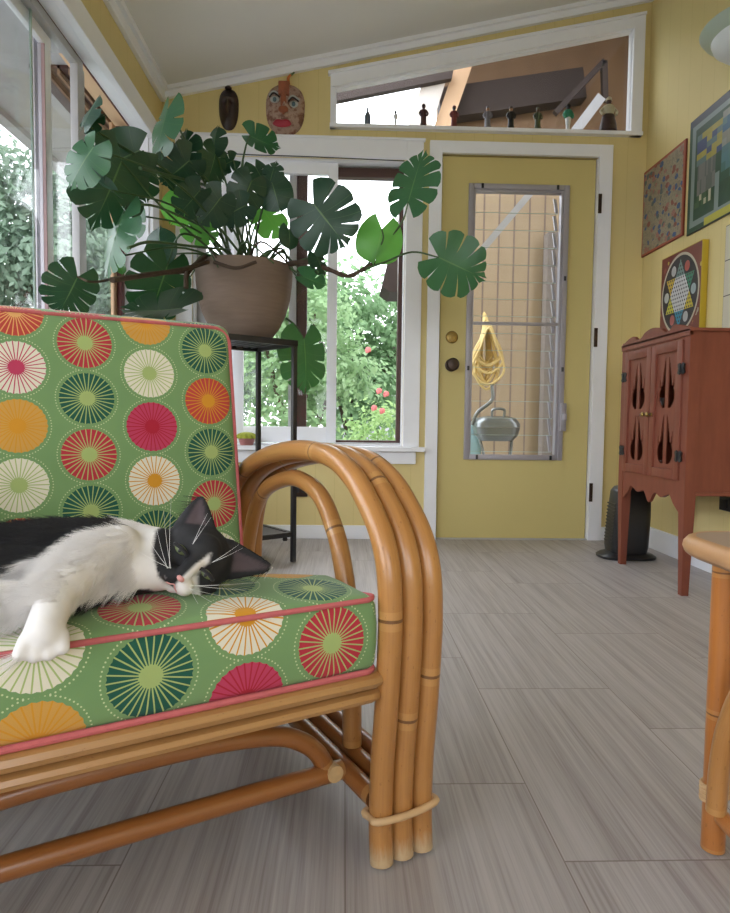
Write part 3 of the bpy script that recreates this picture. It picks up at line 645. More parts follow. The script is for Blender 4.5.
# front seat rail: two flattened poles, one above the other, and the matching back rail
def flat_rail(a0, a1, b0, z0, hw, hh, m, name):
    b = B(); uvl = b.loops.layers.uv.verify(); n = 14; rings = []
    ks = [0, .012, .03]; xs = [a0+.0, a0+.006, a0+.02]+[a0+(a1-a0)*i/10 for i in range(1, 10)]+[a1-.02, a1-.006, a1]
    for i, a in enumerate(xs):
        e = {0: .55, 1: .85}.get(min(i, len(xs)-1-i), 1)
        rings.append([b.verts.new(ch(a, b0+hw*e*math.copysign(abs(math.cos(t))**.75, math.cos(t)), z0+hh*e*math.copysign(abs(math.sin(t))**.75, math.sin(t)))) for t in [2*PI*k/n for k in range(n)]])
    for i in range(len(xs)-1):
        for k in range(n):
            f = b.faces.new((rings[i][k], rings[i][(k+1) % n], rings[i+1][(k+1) % n], rings[i+1][k]))
            for lp, uv in zip(f.loops, ((k/n, xs[i]-a0), ((k+1)/n, xs[i]-a0), ((k+1)/n, xs[i+1]-a0), (k/n, xs[i+1]-a0))): lp[uvl].uv = uv
    b.faces.new(rings[0][::-1]); b.faces.new(rings[-1]); return link(name, b, m, chair)
flat_rail(WI+.005, -.007, .012, .2785, .038, .0125, 'rattan_rail', 'seat_rail')
flat_rail(WI+.009, -.012, .006, .2575, .030, .0105, 'rattan_rail', 'seat_rail')
flat_rail(WI+.005, -.007, .60, .130, .03, .016, 'rattan_rail', 'seat_rail')
for k in range(6):
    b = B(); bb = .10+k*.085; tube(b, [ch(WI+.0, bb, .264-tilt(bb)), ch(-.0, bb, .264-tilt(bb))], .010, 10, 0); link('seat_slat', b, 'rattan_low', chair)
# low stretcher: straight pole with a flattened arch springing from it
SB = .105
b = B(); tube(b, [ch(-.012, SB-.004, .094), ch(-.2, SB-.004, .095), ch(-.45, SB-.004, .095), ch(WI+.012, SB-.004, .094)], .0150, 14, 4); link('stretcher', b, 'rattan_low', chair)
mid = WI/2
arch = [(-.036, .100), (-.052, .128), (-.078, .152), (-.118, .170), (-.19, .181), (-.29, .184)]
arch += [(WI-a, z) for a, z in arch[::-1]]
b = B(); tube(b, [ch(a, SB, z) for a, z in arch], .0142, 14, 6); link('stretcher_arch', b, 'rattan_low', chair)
b = B(); tube(b, [ch(-.030, SB-.02, .098), ch(-.030, SB-.004, .098)], .013, 14, 0); link('peg', b, 'scuff', chair)
# back frame behind the cushion
for a in (-.05, WI+.05, mid):
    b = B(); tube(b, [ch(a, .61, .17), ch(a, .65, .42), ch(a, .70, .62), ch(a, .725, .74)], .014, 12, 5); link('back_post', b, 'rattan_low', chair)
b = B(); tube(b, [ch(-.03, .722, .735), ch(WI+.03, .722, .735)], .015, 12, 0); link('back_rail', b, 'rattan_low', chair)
# cushions
def cushion(name, a0, a1, s0, s1, t0, t1, fr, r, crown, fabric, parent, uvf, crown_side=0.004):
    """box cushion: a across, s along (depth or height), t thickness; fr maps (a,s,t)->world; uvf(a,s,t,face)->uv"""
    b = B(); uvl = b.loops.layers.uv.verify(); h = Vector(((a1-a0)/2, (s1-s0)/2, (t1-t0)/2)); c = Vector(((a0+a1)/2, (s0+s1)/2, (t0+t1)/2))
    def ticks(L, n):
        e = [-L, -L+r*.15, -L+r*.4, -L+r*.7, -L+r]; inn = [-L+r+(2*L-2*r)*i/n for i in range(1, n)]
        return e+inn+[-x for x in e[::-1]]
    tk = [ticks(h[0], 16), ticks(h[1], 14), ticks(h[2], 3)]
    cache = {}
    def vert(p):
        k = tuple(round(x, 6) for x in p)
        if k in cache: return cache[k]
        inner = Vector([max(-h[i]+r, min(h[i]-r, p[i])) for i in range(3)]); d = Vector(p)-inner
        q = inner+(d.normalized()*r if d.length > 1e-9 else d)
        fx, fy = 1-(q[0]/h[0])**2, 1-(q[1]/h[1])**2; fx, fy = max(0, fx), max(0, fy)
        q = q.copy(); q[2] += crown*(fx**.6*fy**.6)*(1 if q[2] > 0 else -.3)*min(1, abs(q[2])/h[2])
        fz = max(0, 1-(q[2]/h[2])**2); q[0] += crown_side*fz*math.copysign(1, q[0])*(abs(q[0])/h[0])**6; q[1] += crown_side*fz*math.copysign(1, q[1])*(abs(q[1])/h[1])**6
        q += c; cache[k] = (b.verts.new(fr(*q)), q); return cache[k]
    for ax in range(3):
        u, v = [i for i in range(3) if i != ax]
        for sgn in (-1, 1):
            for i in range(len(tk[u])-1):
                for j in range(len(tk[v])-1):
                    vs = []
                    for (x, y) in ((i, j), (i+1, j), (i+1, j+1), (i, j+1)):
                        p = [0, 0, 0]; p[ax] = sgn*h[ax]; p[u] = tk[u][x]; p[v] = tk[v][y]; vs.append(vert(p))
                    try: f = b.faces.new([x[0] for x in vs])
                    except Exception: continue
                    for lp in f.loops:
                        q = next(x[1] for x in vs if x[0] is lp.vert); lp[uvl].uv = uvf(q, ax, sgn)
    return link(name, b, fabric, parent)
ST, SBt = .394, .290    # seat cushion top (at the piping) and bottom
def seat_uv(q, ax, sg):
    if ax == 0: return (-.015+(q[1]) if sg > 0 else q[1], q[2]-ST)
    if ax == 2: return (q[0], q[1]+.008) if sg > 0 else (q[0], -q[1]-.11)
    return (q[0], q[2]-ST) if sg < 0 else (q[0], q[2]+.5)
seat = cushion('seat_cushion', WI+.018, -.020, -.012, .56, SBt, ST, lambda a, s, t: ch(a, s, t-tilt(s)), .014, .020, 'fab_seat', chair, seat_uv)
def bk(a, s, t):    # a across, s up the slope, t thickness towards the front
    return ch(a, .5+.187*s-t*.982, .375+.982*s-t*.187)
back = cushion('back_cushion', WI+.02, -.030, -.060, .458, -.105, .0, bk, .022, .016, 'fab_back', chair, lambda q, ax, sg: (q[0], q[1]) if ax == 2 else ((q[0]+q[2], q[1]) if ax == 0 else (q[0], q[1]+q[2])))
def rr(a0, a1, s0, s1, r, f):
    P = []
    for (cx, cy, st) in ((a1-r, s1-r, 0), (a0+r, s1-r, 90), (a0+r, s0+r, 180), (a1-r, s0+r, 270)):
        for k in range(5):
            t = math.radians(st+k*22.5); P.append(f(cx+r*math.cos(t), cy+r*math.sin(t)))
    # add intermediate points on the long runs
    out = []
    for i, p in enumerate(P):
        out.append(p); q = P[(i+1) % len(P)]
        if (q-p).length > .1:
            for k in range(1, 12): out.append(p.lerp(q, k/12))
    return out
b = B(); tube(b, rr(WI+.019, -.021, -.0125, .555, .018, lambda a, s: ch(a, s, ST-.0035-tilt(s))), .0036, 8, 2, closed=True); link('piping', b, 'piping', seat)
b = B(); tube(b, rr(WI+.019, -.021, -.0145, .555, .018, lambda a, s: ch(a, s, SBt+.0025-tilt(s))), .0042, 8, 2, closed=True); link('piping', b, 'piping', seat)
b = B(); tube(b, rr(WI+.022, -.032, -.058, .456, .035, lambda a, s: bk(a, s, -.006)), .0036, 8, 2, closed=True); link('piping', b, 'piping', back)
b = B(); tube(b, rr(WI+.022, -.032, -.058, .456, .035, lambda a, s: bk(a, s, -.099)), .0036, 8, 2, closed=True); link('piping', b, 'piping', back)
# ================================================================ CAT
cat = thing('cat', 'black and white cat lying on its side on the sunburst seat cushion', 'cat', ch(-.36, .13, .41))
class Acc:
    def __init__(s): s.bm = bmesh.new()
    def ball(s, c, r, sc=(1, 1, 1), rot=None):
        m = Matrix.Translation(Vector(c)) @ (rot.to_4x4() if rot else Matrix.Identity(4)) @ Matrix.Diagonal((r*sc[0], r*sc[1], r*sc[2], 1))
        bmesh.ops.create_icosphere(s.bm, subdivisions=3, radius=1, matrix=m)
    def cap(s, p, q, r1, r2, n=None):
        p, q = Vector(p), Vector(q); n = n or max(2, int((q-p).length/(min(r1, r2)*.35)))
        for i in range(n+1): f = i/n; s.ball(p.lerp(q, f), r1+(r2-r1)*f)
    def chain(s, pts):
        for a, b2 in zip(pts, pts[1:]): s.cap(a[0], b2[0], a[1], b2[1])
    def remesh(s, name, voxel, it):
        me = bpy.data.meshes.new(name); s.bm.to_mesh(me); s.bm.free()
        o = bpy.data.objects.new(name, me); C.objects.link(o)
        r = o.modifiers.new('r', 'REMESH'); r.mode = 'VOXEL'; r.voxel_size = voxel
        m = o.modifiers.new('s', 'SMOOTH'); m.iterations = it; m.factor = .5
        dg = bpy.context.evaluated_depsgraph_get(); dg.update()
        me2 = bpy.data.meshes.new_from_object(o.evaluated_get(dg)); C.objects.unlink(o); bpy.data.objects.remove(o); bpy.data.meshes.remove(me)
        me2.name = name; return me2
SZ = ST+.017       # crowned seat surface under the cat
# head frame: U towards the top of the head, N out of the face, R across the eyes
camp = Vector((0, 0, CAM_H))
hc = ch(-.240, .088, .4475)
vd = (hc-camp).normalized()
ZU = Vector((0, 0, 1))
U0 = (CU*.74+ZU*.67).normalized(); N = (-vd*.96 - CU*.10 - ZU*.12).normalized()
U = (U0 - N*U0.dot(N)).normalized(); R = N.cross(U).normalized()
if R.dot(CU*.67-ZU*.74) < 0: R = -R
HS = 1.12
def hd(r, u, n): return hc + (R*r + U*u + N*n)*HS
A = Acc()
HR = Matrix((R, U, N)).transposed()
if HR.determinant() < 0: HR = Matrix((-R, U, N)).transposed()
A.ball(hd(0, .003, -.006), .040*HS, (1.06, .95, .95), HR)
A.ball(hd(-.020, -.012, .004), .024*HS, (1, .9, .9), HR); A.ball(hd(.020, -.012, .004), .024*HS, (1, .9, .9), HR)      # cheeks
A.ball(hd(0, .012, .018), .022*HS, (1.0, 1.1, .8), HR)      # brow
A.cap(hd(0.001, .004, .030), hd(.002, -.016, .043), .0105*HS, .0088*HS)      # nose bridge
A.ball(hd(-.008, -.025, .036), .0128*HS, (1, .85, 1), HR); A.ball(hd(.011, -.025, .036), .0128*HS, (1, .85, 1), HR)    # muzzle pads
A.ball(hd(.002, -.033, .027), .011*HS, (1, .9, 1), HR)       # chin
def ear(sgn, tip):
    base = hd(.025*sgn, .022, -.004)
    for i in range(11):
        f = i/10; c = base.lerp(tip, f); w2 = .0225*(1-f)**.75+.0022
        for s2 in (-1, 0, 1):
            A.ball(c + (tip-base).cross(N).normalized()*s2*w2*.55 - N*(.003 if s2 == 0 else 0) , w2*.62+.0006, (1, 1, .42), HR)
tipA = hc+R*-.0547+U*.0620-N*.012; tipB = hc+R*.0830+U*.0600-N*.008
ear(-1, tipA); ear(1, tipB)
# neck, chest, trunk (lying on its side, back towards the chair back)
A.chain([(hd(0, -.010, -.020), .037), (ch(-.292, .108, .450), .041), (ch(-.340, .135, .453), .049), (ch(-.405, .165, .451), .051), (ch(-.47, .20, .444), .049), (ch(-.54, .24, .437), .051), (ch(-.575, .30, .428), .049)])
A.chain([(ch(-.385, .100, .440), .036), (ch(-.46, .118, .438), .041), (ch(-.54, .16, .434), .047)])
A.chain([(ch(-.288, .086, .440), .029), (ch(-.345, .094, .441), .034)])
sh, el, wr, pw = ch(-.338, .092, .470), ch(-.392, .048, .450), ch(-.418, -.004, .431), ch(-.4275, -.030, .413)
A.chain([(sh, .031), (ch(-.368, .072, .464), .030), (el, .0265), (ch(-.412, .016, .439), .0225), (wr, .0190), (pw, .0195)])
for k in range(4):
    f = (k-1.5); A.cap(pw+CU*f*.0110+CV*-.004+Vector((0, 0, -.004)), pw+CU*f*.0128-CU*.003+CV*(-.012)+Vector((0, 0, -.021+abs(f)*.0040)), .0080, .0076)
# hind leg reaching forward, lower foreleg, tail
A.chain([(ch(-.37, .07, .428), .022), (ch(-.41, .06, .425), .018)])
A.chain([(ch(-.56, .16, .445), .042), (ch(-.525, .075, .440), .028), (ch(-.480, .036, .437), .0215), (ch(-.448, .028, .434), .020)])
A.chain([(ch(-.57, .33, .40), .016), (ch(-.52, .39, .365), .013), (ch(-.43, .40, .355), .011), (ch(-.35, .37, .36), .009)])
me = A.remesh('cat_body', .0026, 10)
for k in ('cat_white', 'cat_black', 'cat_coat'): me.materials.append(M[k])
body = bpy.data.objects.new('body', me); C.objects.link(body); body.parent = cat; body.matrix_parent_inverse = Matrix.Translation(-cat.location)
def patch(p, nrm):
    """which coat colour grows here; 0 white, 1 black, 2 pink, 3 bare ear"""
    d = p-hc; r, u, n = d.dot(R), d.dot(U), d.dot(N)
    j = noise.noise(p*55)*.006
    hdist = d.length
    if hdist < .10 and (r < -.03 or r > .03 or u > -.06):
        for tip, sgn in ((tipA, -1), (tipB, 1)):
            base = hd(.025*sgn, .022, -.004); ax = (tip-base); f = (p-base).dot(ax)/ax.length_squared
            if .15 < f < .88 and (p-base-ax*f).length < .017*(1-f)+.001 and nrm.dot(N) > .35: return 3
            if f > .1 and (p-base-ax*f).length < .03: return 1
        if n > .008 and hdist < .075:
            if u < -.040+j*.5: return 0
            lo = .0035 if u < .0 else .0035+u*.12
            hi = .0135 + max(0, -.008-u)*1.25 - max(0, u-.012)*.6
            if lo+j*.4 < r < hi+j*.5 and u < .027: return 0
            return 1 if hdist < .064 else 0
        if u > -.037+j and hdist < .062: return 1
    q = p-CO; a, bb, z = q.dot(CU), q.dot(CV), p.z
    jj = noise.noise(Vector((p.x*90, p.y*90, p.z*40)))*.007
    pts = [(-.70, .440), (-.465, .453), (-.435, .460), (-.39, .470), (-.355, .487), (-.318, .503), (-.30, .53)]
    lim = pts[-1][1]
    for (a0, z0), (a1, z1) in zip(pts, pts[1:]):
        if a0 <= a < a1: lim = z0+(z1-z0)*(a-a0)/(a1-a0)
    if a < -.30 and z > lim+jj and bb > .06 and not (bb < .085 and a > -.45): return 1
    if a < -.315 and bb > .185+jj: return 1
    if -.390 < a < -.290 and z < .420+jj*.3 and bb > .045: return 1
    if bb > .26: return 1
    return 0
nv = len(me.vertices); wgt = [0]*nv
pc = [patch(v.co, v.normal) for v in me.vertices]
CC = {0: (.80, .77, .755), 1: (.013, .012, .014), 2: (.62, .30, .28), 3: (.075, .052, .058)}
ca = me.color_attributes.new('coat', 'FLOAT_COLOR', 'POINT'); random.seed(2)
offs = [Vector((random.gauss(0, 1), random.gauss(0, 1), random.gauss(0, 1)))*.0011 for _ in range(7)]
for i, v in enumerate(me.vertices):
    t = Vector((0, 0, 0))
    for o_ in offs: t += Vector(CC[patch(v.co+o_, v.normal)])
    t /= len(offs); ca.data[i].color = (t.x, t.y, t.z, 1)
for pl in me.polygons: pl.material_index = 2; pl.use_smooth = True
gw = body.vertex_groups.new(name='white_coat'); gb = body.vertex_groups.new(name='black_coat')
bare = lambda i: ((me.vertices[i].co-hc).length < .085 and (me.vertices[i].co-hc).dot(N) > -.01) or (me.vertices[i].co-pw).length < .034
gw.add([i for i in range(nv) if pc[i] == 0 and not bare(i)], 1.0, 'REPLACE'); gb.add([i for i in range(nv) if pc[i] in (1,) and not bare(i)], 1.0, 'REPLACE')
def fur(name, slot, grp, count, ln):
    md = body.modifiers.new(name, 'PARTICLE_SYSTEM'); ps = md.particle_system.settings
    ps.type = 'HAIR'; ps.count = count; ps.hair_length = ln; ps.hair_step = 4; ps.render_step = 3; ps.display_step = 3
    ps.material = slot; ps.root_radius = .5; ps.tip_radius = .05; ps.radius_scale = .0006
    md.particle_system.vertex_group_density = grp
    ps.normal_factor = .0022; ps.tangent_factor = 0; ps.object_align_factor = tuple(CU*-.0040+CV*-.001+Vector((0, 0, -.0015)))
    ps.factor_random = .0014
    ps.child_type = 'INTERPOLATED'; ps.rendered_child_count = 5; ps.child_radius = .004; ps.child_length = 1; ps.roughness_2 = .003; ps.clump_factor = .15
    md.particle_system.seed = slot
fur('white_hair', 1, 'white_coat', 9000, .007); fur('black_hair', 2, 'black_coat', 8000, .006)
# face details
for sg, op in ((-1, 1.0), (1, .9)):
    c = hd(.0200*sg+.0, .0005, .0285)
    b = B(); 
    m = Matrix.Translation(c) @ HR.to_4x4() @ Matrix.Diagonal((.0092, .0056*op, .0078, 1)); bmesh.ops.create_uvsphere(b, u_segments=20, v_segments=12, radius=1, matrix=m)
    ey = link('eye', b, 'cat_eye', body)
    b = B(); m = Matrix.Translation(c+N*.0072) @ HR.to_4x4() @ Matrix.Diagonal((.0024, .0036, .0018, 1)); bmesh.ops.create_uvsphere(b, u_segments=12, v_segments=8, radius=1, matrix=m); link('pupil', b, 'black', ey)
    b = B(); lid = []
    for k in range(9):
        t = PI*k/8; lid.append(c + R*(-.0105*math.cos(t)) + U*(.0026*math.sin(t)*1.0+.0004) + N*(.0060+.0026*math.sin(t)))
    tube(b, lid, .0026, 8, 3); link('eyelid', b, 'cat_black', body)
b = B(); m = Matrix.Translation(hd(.0025, -.0185, .0505)) @ HR.to_4x4() @ Matrix.Diagonal((.0055, .0036, .0036, 1)); bmesh.ops.create_uvsphere(b, u_segments=14, v_segments=8, radius=1, matrix=m); link('nose', b, 'cat_pink', body)
b = B(); tube(b, [hd(-.008, -.034, .040), hd(-.002, -.031, .0475), hd(.002, -.028, .0490), hd(.006, -.031, .0475), hd(.012, -.034, .040)], .0009, 6, 4); link('mouth', b, 'cat_pink', body)
M['whisker'] = mat('white_whisker', (.8, .8, .8), .4, .4)
random.seed(11)
for sg in (-1, 1):
    for k in range(5):
        p0 = hd(.013*sg, -.019-.002*(k % 3), .044); e = hd(sg*(.050+.005*k), -.030+.016*k, .040-.004*k)
        b = B(); tube(b, [p0, p0.lerp(e, .5)+N*.006, e], lambda f: .00030*(1-.7*f), 5, 4); link('whisker', b, 'whisker', body)
    for k in range(2):
        p0 = hd(.015*sg, .014, .030); e = hd(sg*(.022+.006*k), .050, .034); b = B(); tube(b, [p0, p0.lerp(e, .5)+N*.008, e], lambda f: .00028*(1-.7*f), 5, 4); link('whisker', b, 'whisker', body)
# ================================================================ PLANT STAND
SA, SBc, SCc, SD = [Vector(p) for p in ((-.479, 2.626, 0), (-.204, 2.829, 0), (-.406, 3.100, 0), (-.681, 2.897, 0))]
scn = (SA+SBc+SCc+SD)/4; e1 = (SBc-SA).normalized(); e2 = (SCc-SBc).normalized(); hs = (SBc-SA).length/2
st = thing('plant_stand', 'tall thin black metal plant stand with two tiers under the big clay pot', 'stand', scn)
def sq(b, z, h, half, wd):
    for d, o in ((e1, e2), (e2, e1)):
        for s in (-1, 1): obox(b, scn+o*(half-wd)*s+Vector((0, 0, z)), d*half, o*wd, Vector((0, 0, h)), .002)
b = B(); sq(b, .967, .013, hs, .011)
for k in range(-3, 4): obox(b, scn+e1*(k*.038)+Vector((0, 0, .970)), e1*.004, e2*(hs-.01), Vector((0, 0, .004)))
link('top_tier', b, 'blackmetal', st)
b = B(); sq(b, .125, .011, hs-.01, .010); obox(b, scn+Vector((0, 0, .128)), e1*(hs-.012), e2*(hs-.012), Vector((0, 0, .003))); lo = link('lower_tier', b, 'blackmetal', st)
for i in (-1, 1):
    for j in (-1, 1):
        c = scn+e1*(hs-.012)*i+e2*(hs-.012)*j
        b = B(); obox(b, c+Vector((0, 0, .478)), e1*.010, e2*.010, Vector((0, 0, .476)), .0015); link('leg', b, 'blackmetal', st)
        b = B(); lathe(b, [(.001, .096), (.010, .097), (.012, .104), (.008, .114)], c-e1*.03*i-e2*.02*j, 12); link('foot_knob', b, 'blackmetal', lo)
jar = B(); jc = scn+e1*.01-e2*.03; lathe(jar, [(.026, .1315), (.028, .134), (.028, .180), (.020, .188), (.020, .196), (.024, .197), (.024, .210), (.001, .213)], jc, 20)
tag(link('jar', jar, 'black', None), 'small black lidded jar on the lower tier of the plant stand', 'jar')
# ================================================================ MONSTERA
plant = thing('potted_monstera', 'large split-leaf houseplant in a weathered clay pot on the black stand', 'houseplant', scn+Vector((0, 0, .981)))
PZ = .981
b = B(); lathe(b, [(.080, PZ), (.108, PZ+.004), (.124, PZ+.014), (.154, PZ+.055), (.182, PZ+.115), (.200, PZ+.180), (.208, PZ+.245), (.2105, PZ+.295), (.2115, PZ+.312), (.207, PZ+.319), (.198, PZ+.317), (.190, PZ+.28), (.001, PZ+.268)], scn, 48); link('pot', b, 'pot', plant)
b = B(); lathe(b, [(.190, PZ+.280), (.17, PZ+.290), (.09, PZ+.298), (.001, PZ+.302)], scn, 32); link('soil', b, 'soil', plant)
crown = scn+Vector((.0, 0, PZ+.30))
def leaf(tip0, base0, W, m='leaf_dark', cuts=5, roll=0.0, fold=.10, droop=.22, stem=None, sr=.0042, flip=1, wscale=1.0, stemmat='stem'):
    Bp, Tp = Vector(base0), Vector(tip0)
    ax = Tp-Bp; L = ax.length; axn = ax.normalized()
    toc = (Vector((0, 0, CAM_H))-(Bp+Tp)/2).normalized()
    N0 = (toc-axn*toc.dot(axn)).normalized(); lat0 = axn.cross(N0).normalized()
    full = 1.02*L*wscale; ratio = min(1.0, W/full) if full > 1e-6 else 1
    Wr = max(W, full) if W < full else W
    phi = (math.acos(max(.25, ratio)))*flip + roll
    lat = (lat0*math.cos(phi)+N0*math.sin(phi)).normalized(); nn = lat.cross(axn).normalized()
    if nn.dot(toc) < 0: nn = -nn
    b = B(); uvl = b.loops.layers.uv.verify(); rnd = random.Random(int(abs(Bp.x*1000+Tp.z*777+Bp.z*99)))
    ph = rnd.uniform(0, 6)
    def E(s):     # half width (of Wr/2) and fan angle at s
        w = (.62+.42*math.sin(PI*min(1, (s+.10)*.95)))*(1-max(0, s-.55)**2*1.0)
        th = math.radians(148-138*s**.72)
        return w, th
    def P(s, t, sg):
        w, th = E(s)
        mx = L*(.02+.90*s**1.15)*.86
        reach = Wr*.5*w*(.97+.0*s)
        if s > .55: reach *= 1-(s-.55)*1.1
        ex = reach*math.cos(th)*.95 + (L*.05 if s > .9 else 0)*(s-.9)*10; ey = reach*math.sin(th)
        x = mx+ex*t-(L*.05*t*t if s < .3 else 0)*0; y = ey*t
        x += L*.10*t*(1-t)*math.sin(PI*s)
        f = x/L
        z = -droop*L*(max(0, f-.15)**2)*.7 - abs(y)*fold*1.2 + .022*L*math.sin(f*9+ph+sg)*t - droop*.5*abs(y)**2/max(L, .01)
        return Bp + axn*x + lat*(y*sg) + nn*z
    for sg in (-1, 1):
        K = max(1, cuts+rnd.choice((0, 0, 1)) if cuts else 1)
        for k in range(K):
            s0, s1 = k/K, (k+1)/K; ns = max(3, int(24/K)); nt = 9; grid = []
            depth = rnd.uniform(.30, .55) if cuts else 9
            for i in range(ns+1):
                row = []
                for j in range(nt+1):
                    t = j/nt; u = i/ns*2-1
                    if cuts and t > depth:
                        g = (t-depth)/(1-depth); gap = .025+.10*g**.7
                        if k == 0 and u < 0: gap *= .3
                        if k == K-1 and u > 0: gap *= 0
                        uu = u*(1-gap); te = t*(1-.07*g*abs(u)**3)
                    else: uu, te = u, t
                    s = s0+(s1-s0)*(uu+1)/2
                    row.append((b.verts.new(P(s, te, sg)), (sg*t*.5, s)))
                grid.append(row)
            for i in range(ns):
                for j in range(nt):
                    q = (grid[i][j], grid[i+1][j], grid[i+1][j+1], grid[i][j+1])
                    try: f = b.faces.new([x[0] for x in q])
                    except Exception: continue
                    for lp, x in zip(f.loops, q): lp[uvl].uv = x[1]
    bmesh.ops.remove_doubles(b, verts=b.verts, dist=.0004)
    o = link('leaf', b, m, plant)
    if stem is not None:
        pts = [Vector(p) for p in stem]+[Bp.lerp(Tp, .02)]
        s_ = B(); tube(s_, pts, lambda f: sr*(1.25-.55*f), 8, 6); link('petiole', s_, stemmat, plant)
    return o
def YL(px):   # leaves on the window side must hang inside the room
    k = -(ray(px, 250).x/ray(px, 250).y)
    return min(2.72, .80/k) if k > 0 else 2.8
def LF(bx, by, tx, ty, wpx, m='leaf_dark', cuts=5, Y=None, dY=0.0, flip=1, stem=True, via=None, **kw):
    Yb = Y or YL((bx+tx)/2); Yt = Yb+dY
    if Y is None: Yt = min(Yt, .86/max(.01, -(ray(tx, ty).x/ray(tx, ty).y))) if ray(tx, ty).x < 0 else Yt; 
    if Y is None and ray(bx, by).x < 0: Yb = min(Yb, .86/max(.01, -(ray(bx, by).x/ray(bx, by).y)))
    Bp, Tp = at(bx, by, Yb), at(tx, ty, Yt); W = wpx*Yb/FPX
    if stem is True:
        c = crown+Vector((random.uniform(-.06, .06), random.uniform(-.06, .06), -.01)); mid = c.lerp(Bp, .55)+Vector((0, 0, .10*(Bp-c).length))
        if via: mid = at(*via)
        stem = [c, mid]
    elif stem is False: stem = None
    return leaf(Tp, Bp, W, m, cuts, stem=stem, flip=flip, **kw)
random.seed(21)
# woody aerial stem reaching right, with the leaves it carries
wp = [at(288, 264, 2.80), at(308, 262, 2.74), at(330, 270, 2.70), at(348, 276, 2.68), at(362, 270, 2.68), at(376, 262, 2.68)]
b = B(); tube(b, wp, lambda f: .010*(1.1-.3*f)+.0015*math.sin(f*40), 10, 6); link('woody_stem', b, 'woody', plant)
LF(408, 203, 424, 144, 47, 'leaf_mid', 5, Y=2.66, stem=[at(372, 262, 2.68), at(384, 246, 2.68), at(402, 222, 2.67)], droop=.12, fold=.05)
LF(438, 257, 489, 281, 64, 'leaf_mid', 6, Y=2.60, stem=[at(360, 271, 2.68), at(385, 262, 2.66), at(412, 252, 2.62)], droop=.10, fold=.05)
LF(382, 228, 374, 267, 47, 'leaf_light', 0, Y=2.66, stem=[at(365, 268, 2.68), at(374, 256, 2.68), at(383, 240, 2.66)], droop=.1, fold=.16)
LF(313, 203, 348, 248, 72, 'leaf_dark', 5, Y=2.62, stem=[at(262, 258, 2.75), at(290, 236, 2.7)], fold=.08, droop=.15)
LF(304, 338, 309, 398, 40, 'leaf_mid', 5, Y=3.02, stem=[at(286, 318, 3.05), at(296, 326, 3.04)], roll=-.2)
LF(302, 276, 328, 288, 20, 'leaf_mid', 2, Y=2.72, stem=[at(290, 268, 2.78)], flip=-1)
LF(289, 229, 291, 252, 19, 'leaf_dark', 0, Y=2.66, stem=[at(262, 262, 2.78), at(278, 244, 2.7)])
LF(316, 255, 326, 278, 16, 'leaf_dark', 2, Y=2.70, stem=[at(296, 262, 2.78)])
# centre
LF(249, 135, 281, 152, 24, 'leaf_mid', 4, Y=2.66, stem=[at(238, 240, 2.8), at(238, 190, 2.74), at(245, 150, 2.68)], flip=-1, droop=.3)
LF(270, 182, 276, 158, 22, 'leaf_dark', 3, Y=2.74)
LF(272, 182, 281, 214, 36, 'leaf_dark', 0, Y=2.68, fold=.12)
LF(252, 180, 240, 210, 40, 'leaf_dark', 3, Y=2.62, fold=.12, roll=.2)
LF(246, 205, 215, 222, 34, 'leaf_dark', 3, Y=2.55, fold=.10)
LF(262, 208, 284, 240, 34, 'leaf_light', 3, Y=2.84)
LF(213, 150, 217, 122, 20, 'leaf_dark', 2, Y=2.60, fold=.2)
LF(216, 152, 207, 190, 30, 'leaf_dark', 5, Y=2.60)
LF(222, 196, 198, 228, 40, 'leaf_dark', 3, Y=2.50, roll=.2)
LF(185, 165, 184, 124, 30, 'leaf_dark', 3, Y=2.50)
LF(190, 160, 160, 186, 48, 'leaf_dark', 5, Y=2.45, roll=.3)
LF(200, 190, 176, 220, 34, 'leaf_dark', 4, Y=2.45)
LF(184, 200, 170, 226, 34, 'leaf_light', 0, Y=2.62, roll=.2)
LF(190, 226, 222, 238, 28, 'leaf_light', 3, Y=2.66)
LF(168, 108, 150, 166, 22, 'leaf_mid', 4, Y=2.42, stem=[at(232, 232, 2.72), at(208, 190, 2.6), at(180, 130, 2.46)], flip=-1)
# left
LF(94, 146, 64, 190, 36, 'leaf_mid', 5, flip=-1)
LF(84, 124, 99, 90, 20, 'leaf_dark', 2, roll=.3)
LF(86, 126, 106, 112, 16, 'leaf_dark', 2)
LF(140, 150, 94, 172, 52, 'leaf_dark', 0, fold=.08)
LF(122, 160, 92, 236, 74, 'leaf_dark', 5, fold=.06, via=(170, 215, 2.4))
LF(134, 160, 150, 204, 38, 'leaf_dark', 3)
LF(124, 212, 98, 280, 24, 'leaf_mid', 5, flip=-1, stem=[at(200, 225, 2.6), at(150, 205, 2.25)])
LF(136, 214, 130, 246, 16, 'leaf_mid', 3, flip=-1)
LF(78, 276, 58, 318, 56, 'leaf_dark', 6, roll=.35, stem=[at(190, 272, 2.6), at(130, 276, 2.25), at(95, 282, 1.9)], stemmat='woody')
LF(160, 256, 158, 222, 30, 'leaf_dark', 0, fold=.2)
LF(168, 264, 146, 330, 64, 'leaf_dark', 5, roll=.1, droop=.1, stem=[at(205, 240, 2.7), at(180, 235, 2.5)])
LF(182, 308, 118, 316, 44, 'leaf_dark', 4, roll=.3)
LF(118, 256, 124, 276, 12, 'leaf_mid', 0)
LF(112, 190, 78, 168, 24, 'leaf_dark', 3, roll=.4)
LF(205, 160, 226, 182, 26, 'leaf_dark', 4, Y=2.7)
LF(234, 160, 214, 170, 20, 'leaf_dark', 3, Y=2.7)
LF(255, 166, 270, 192, 24, 'leaf_dark', 3, Y=2.78)
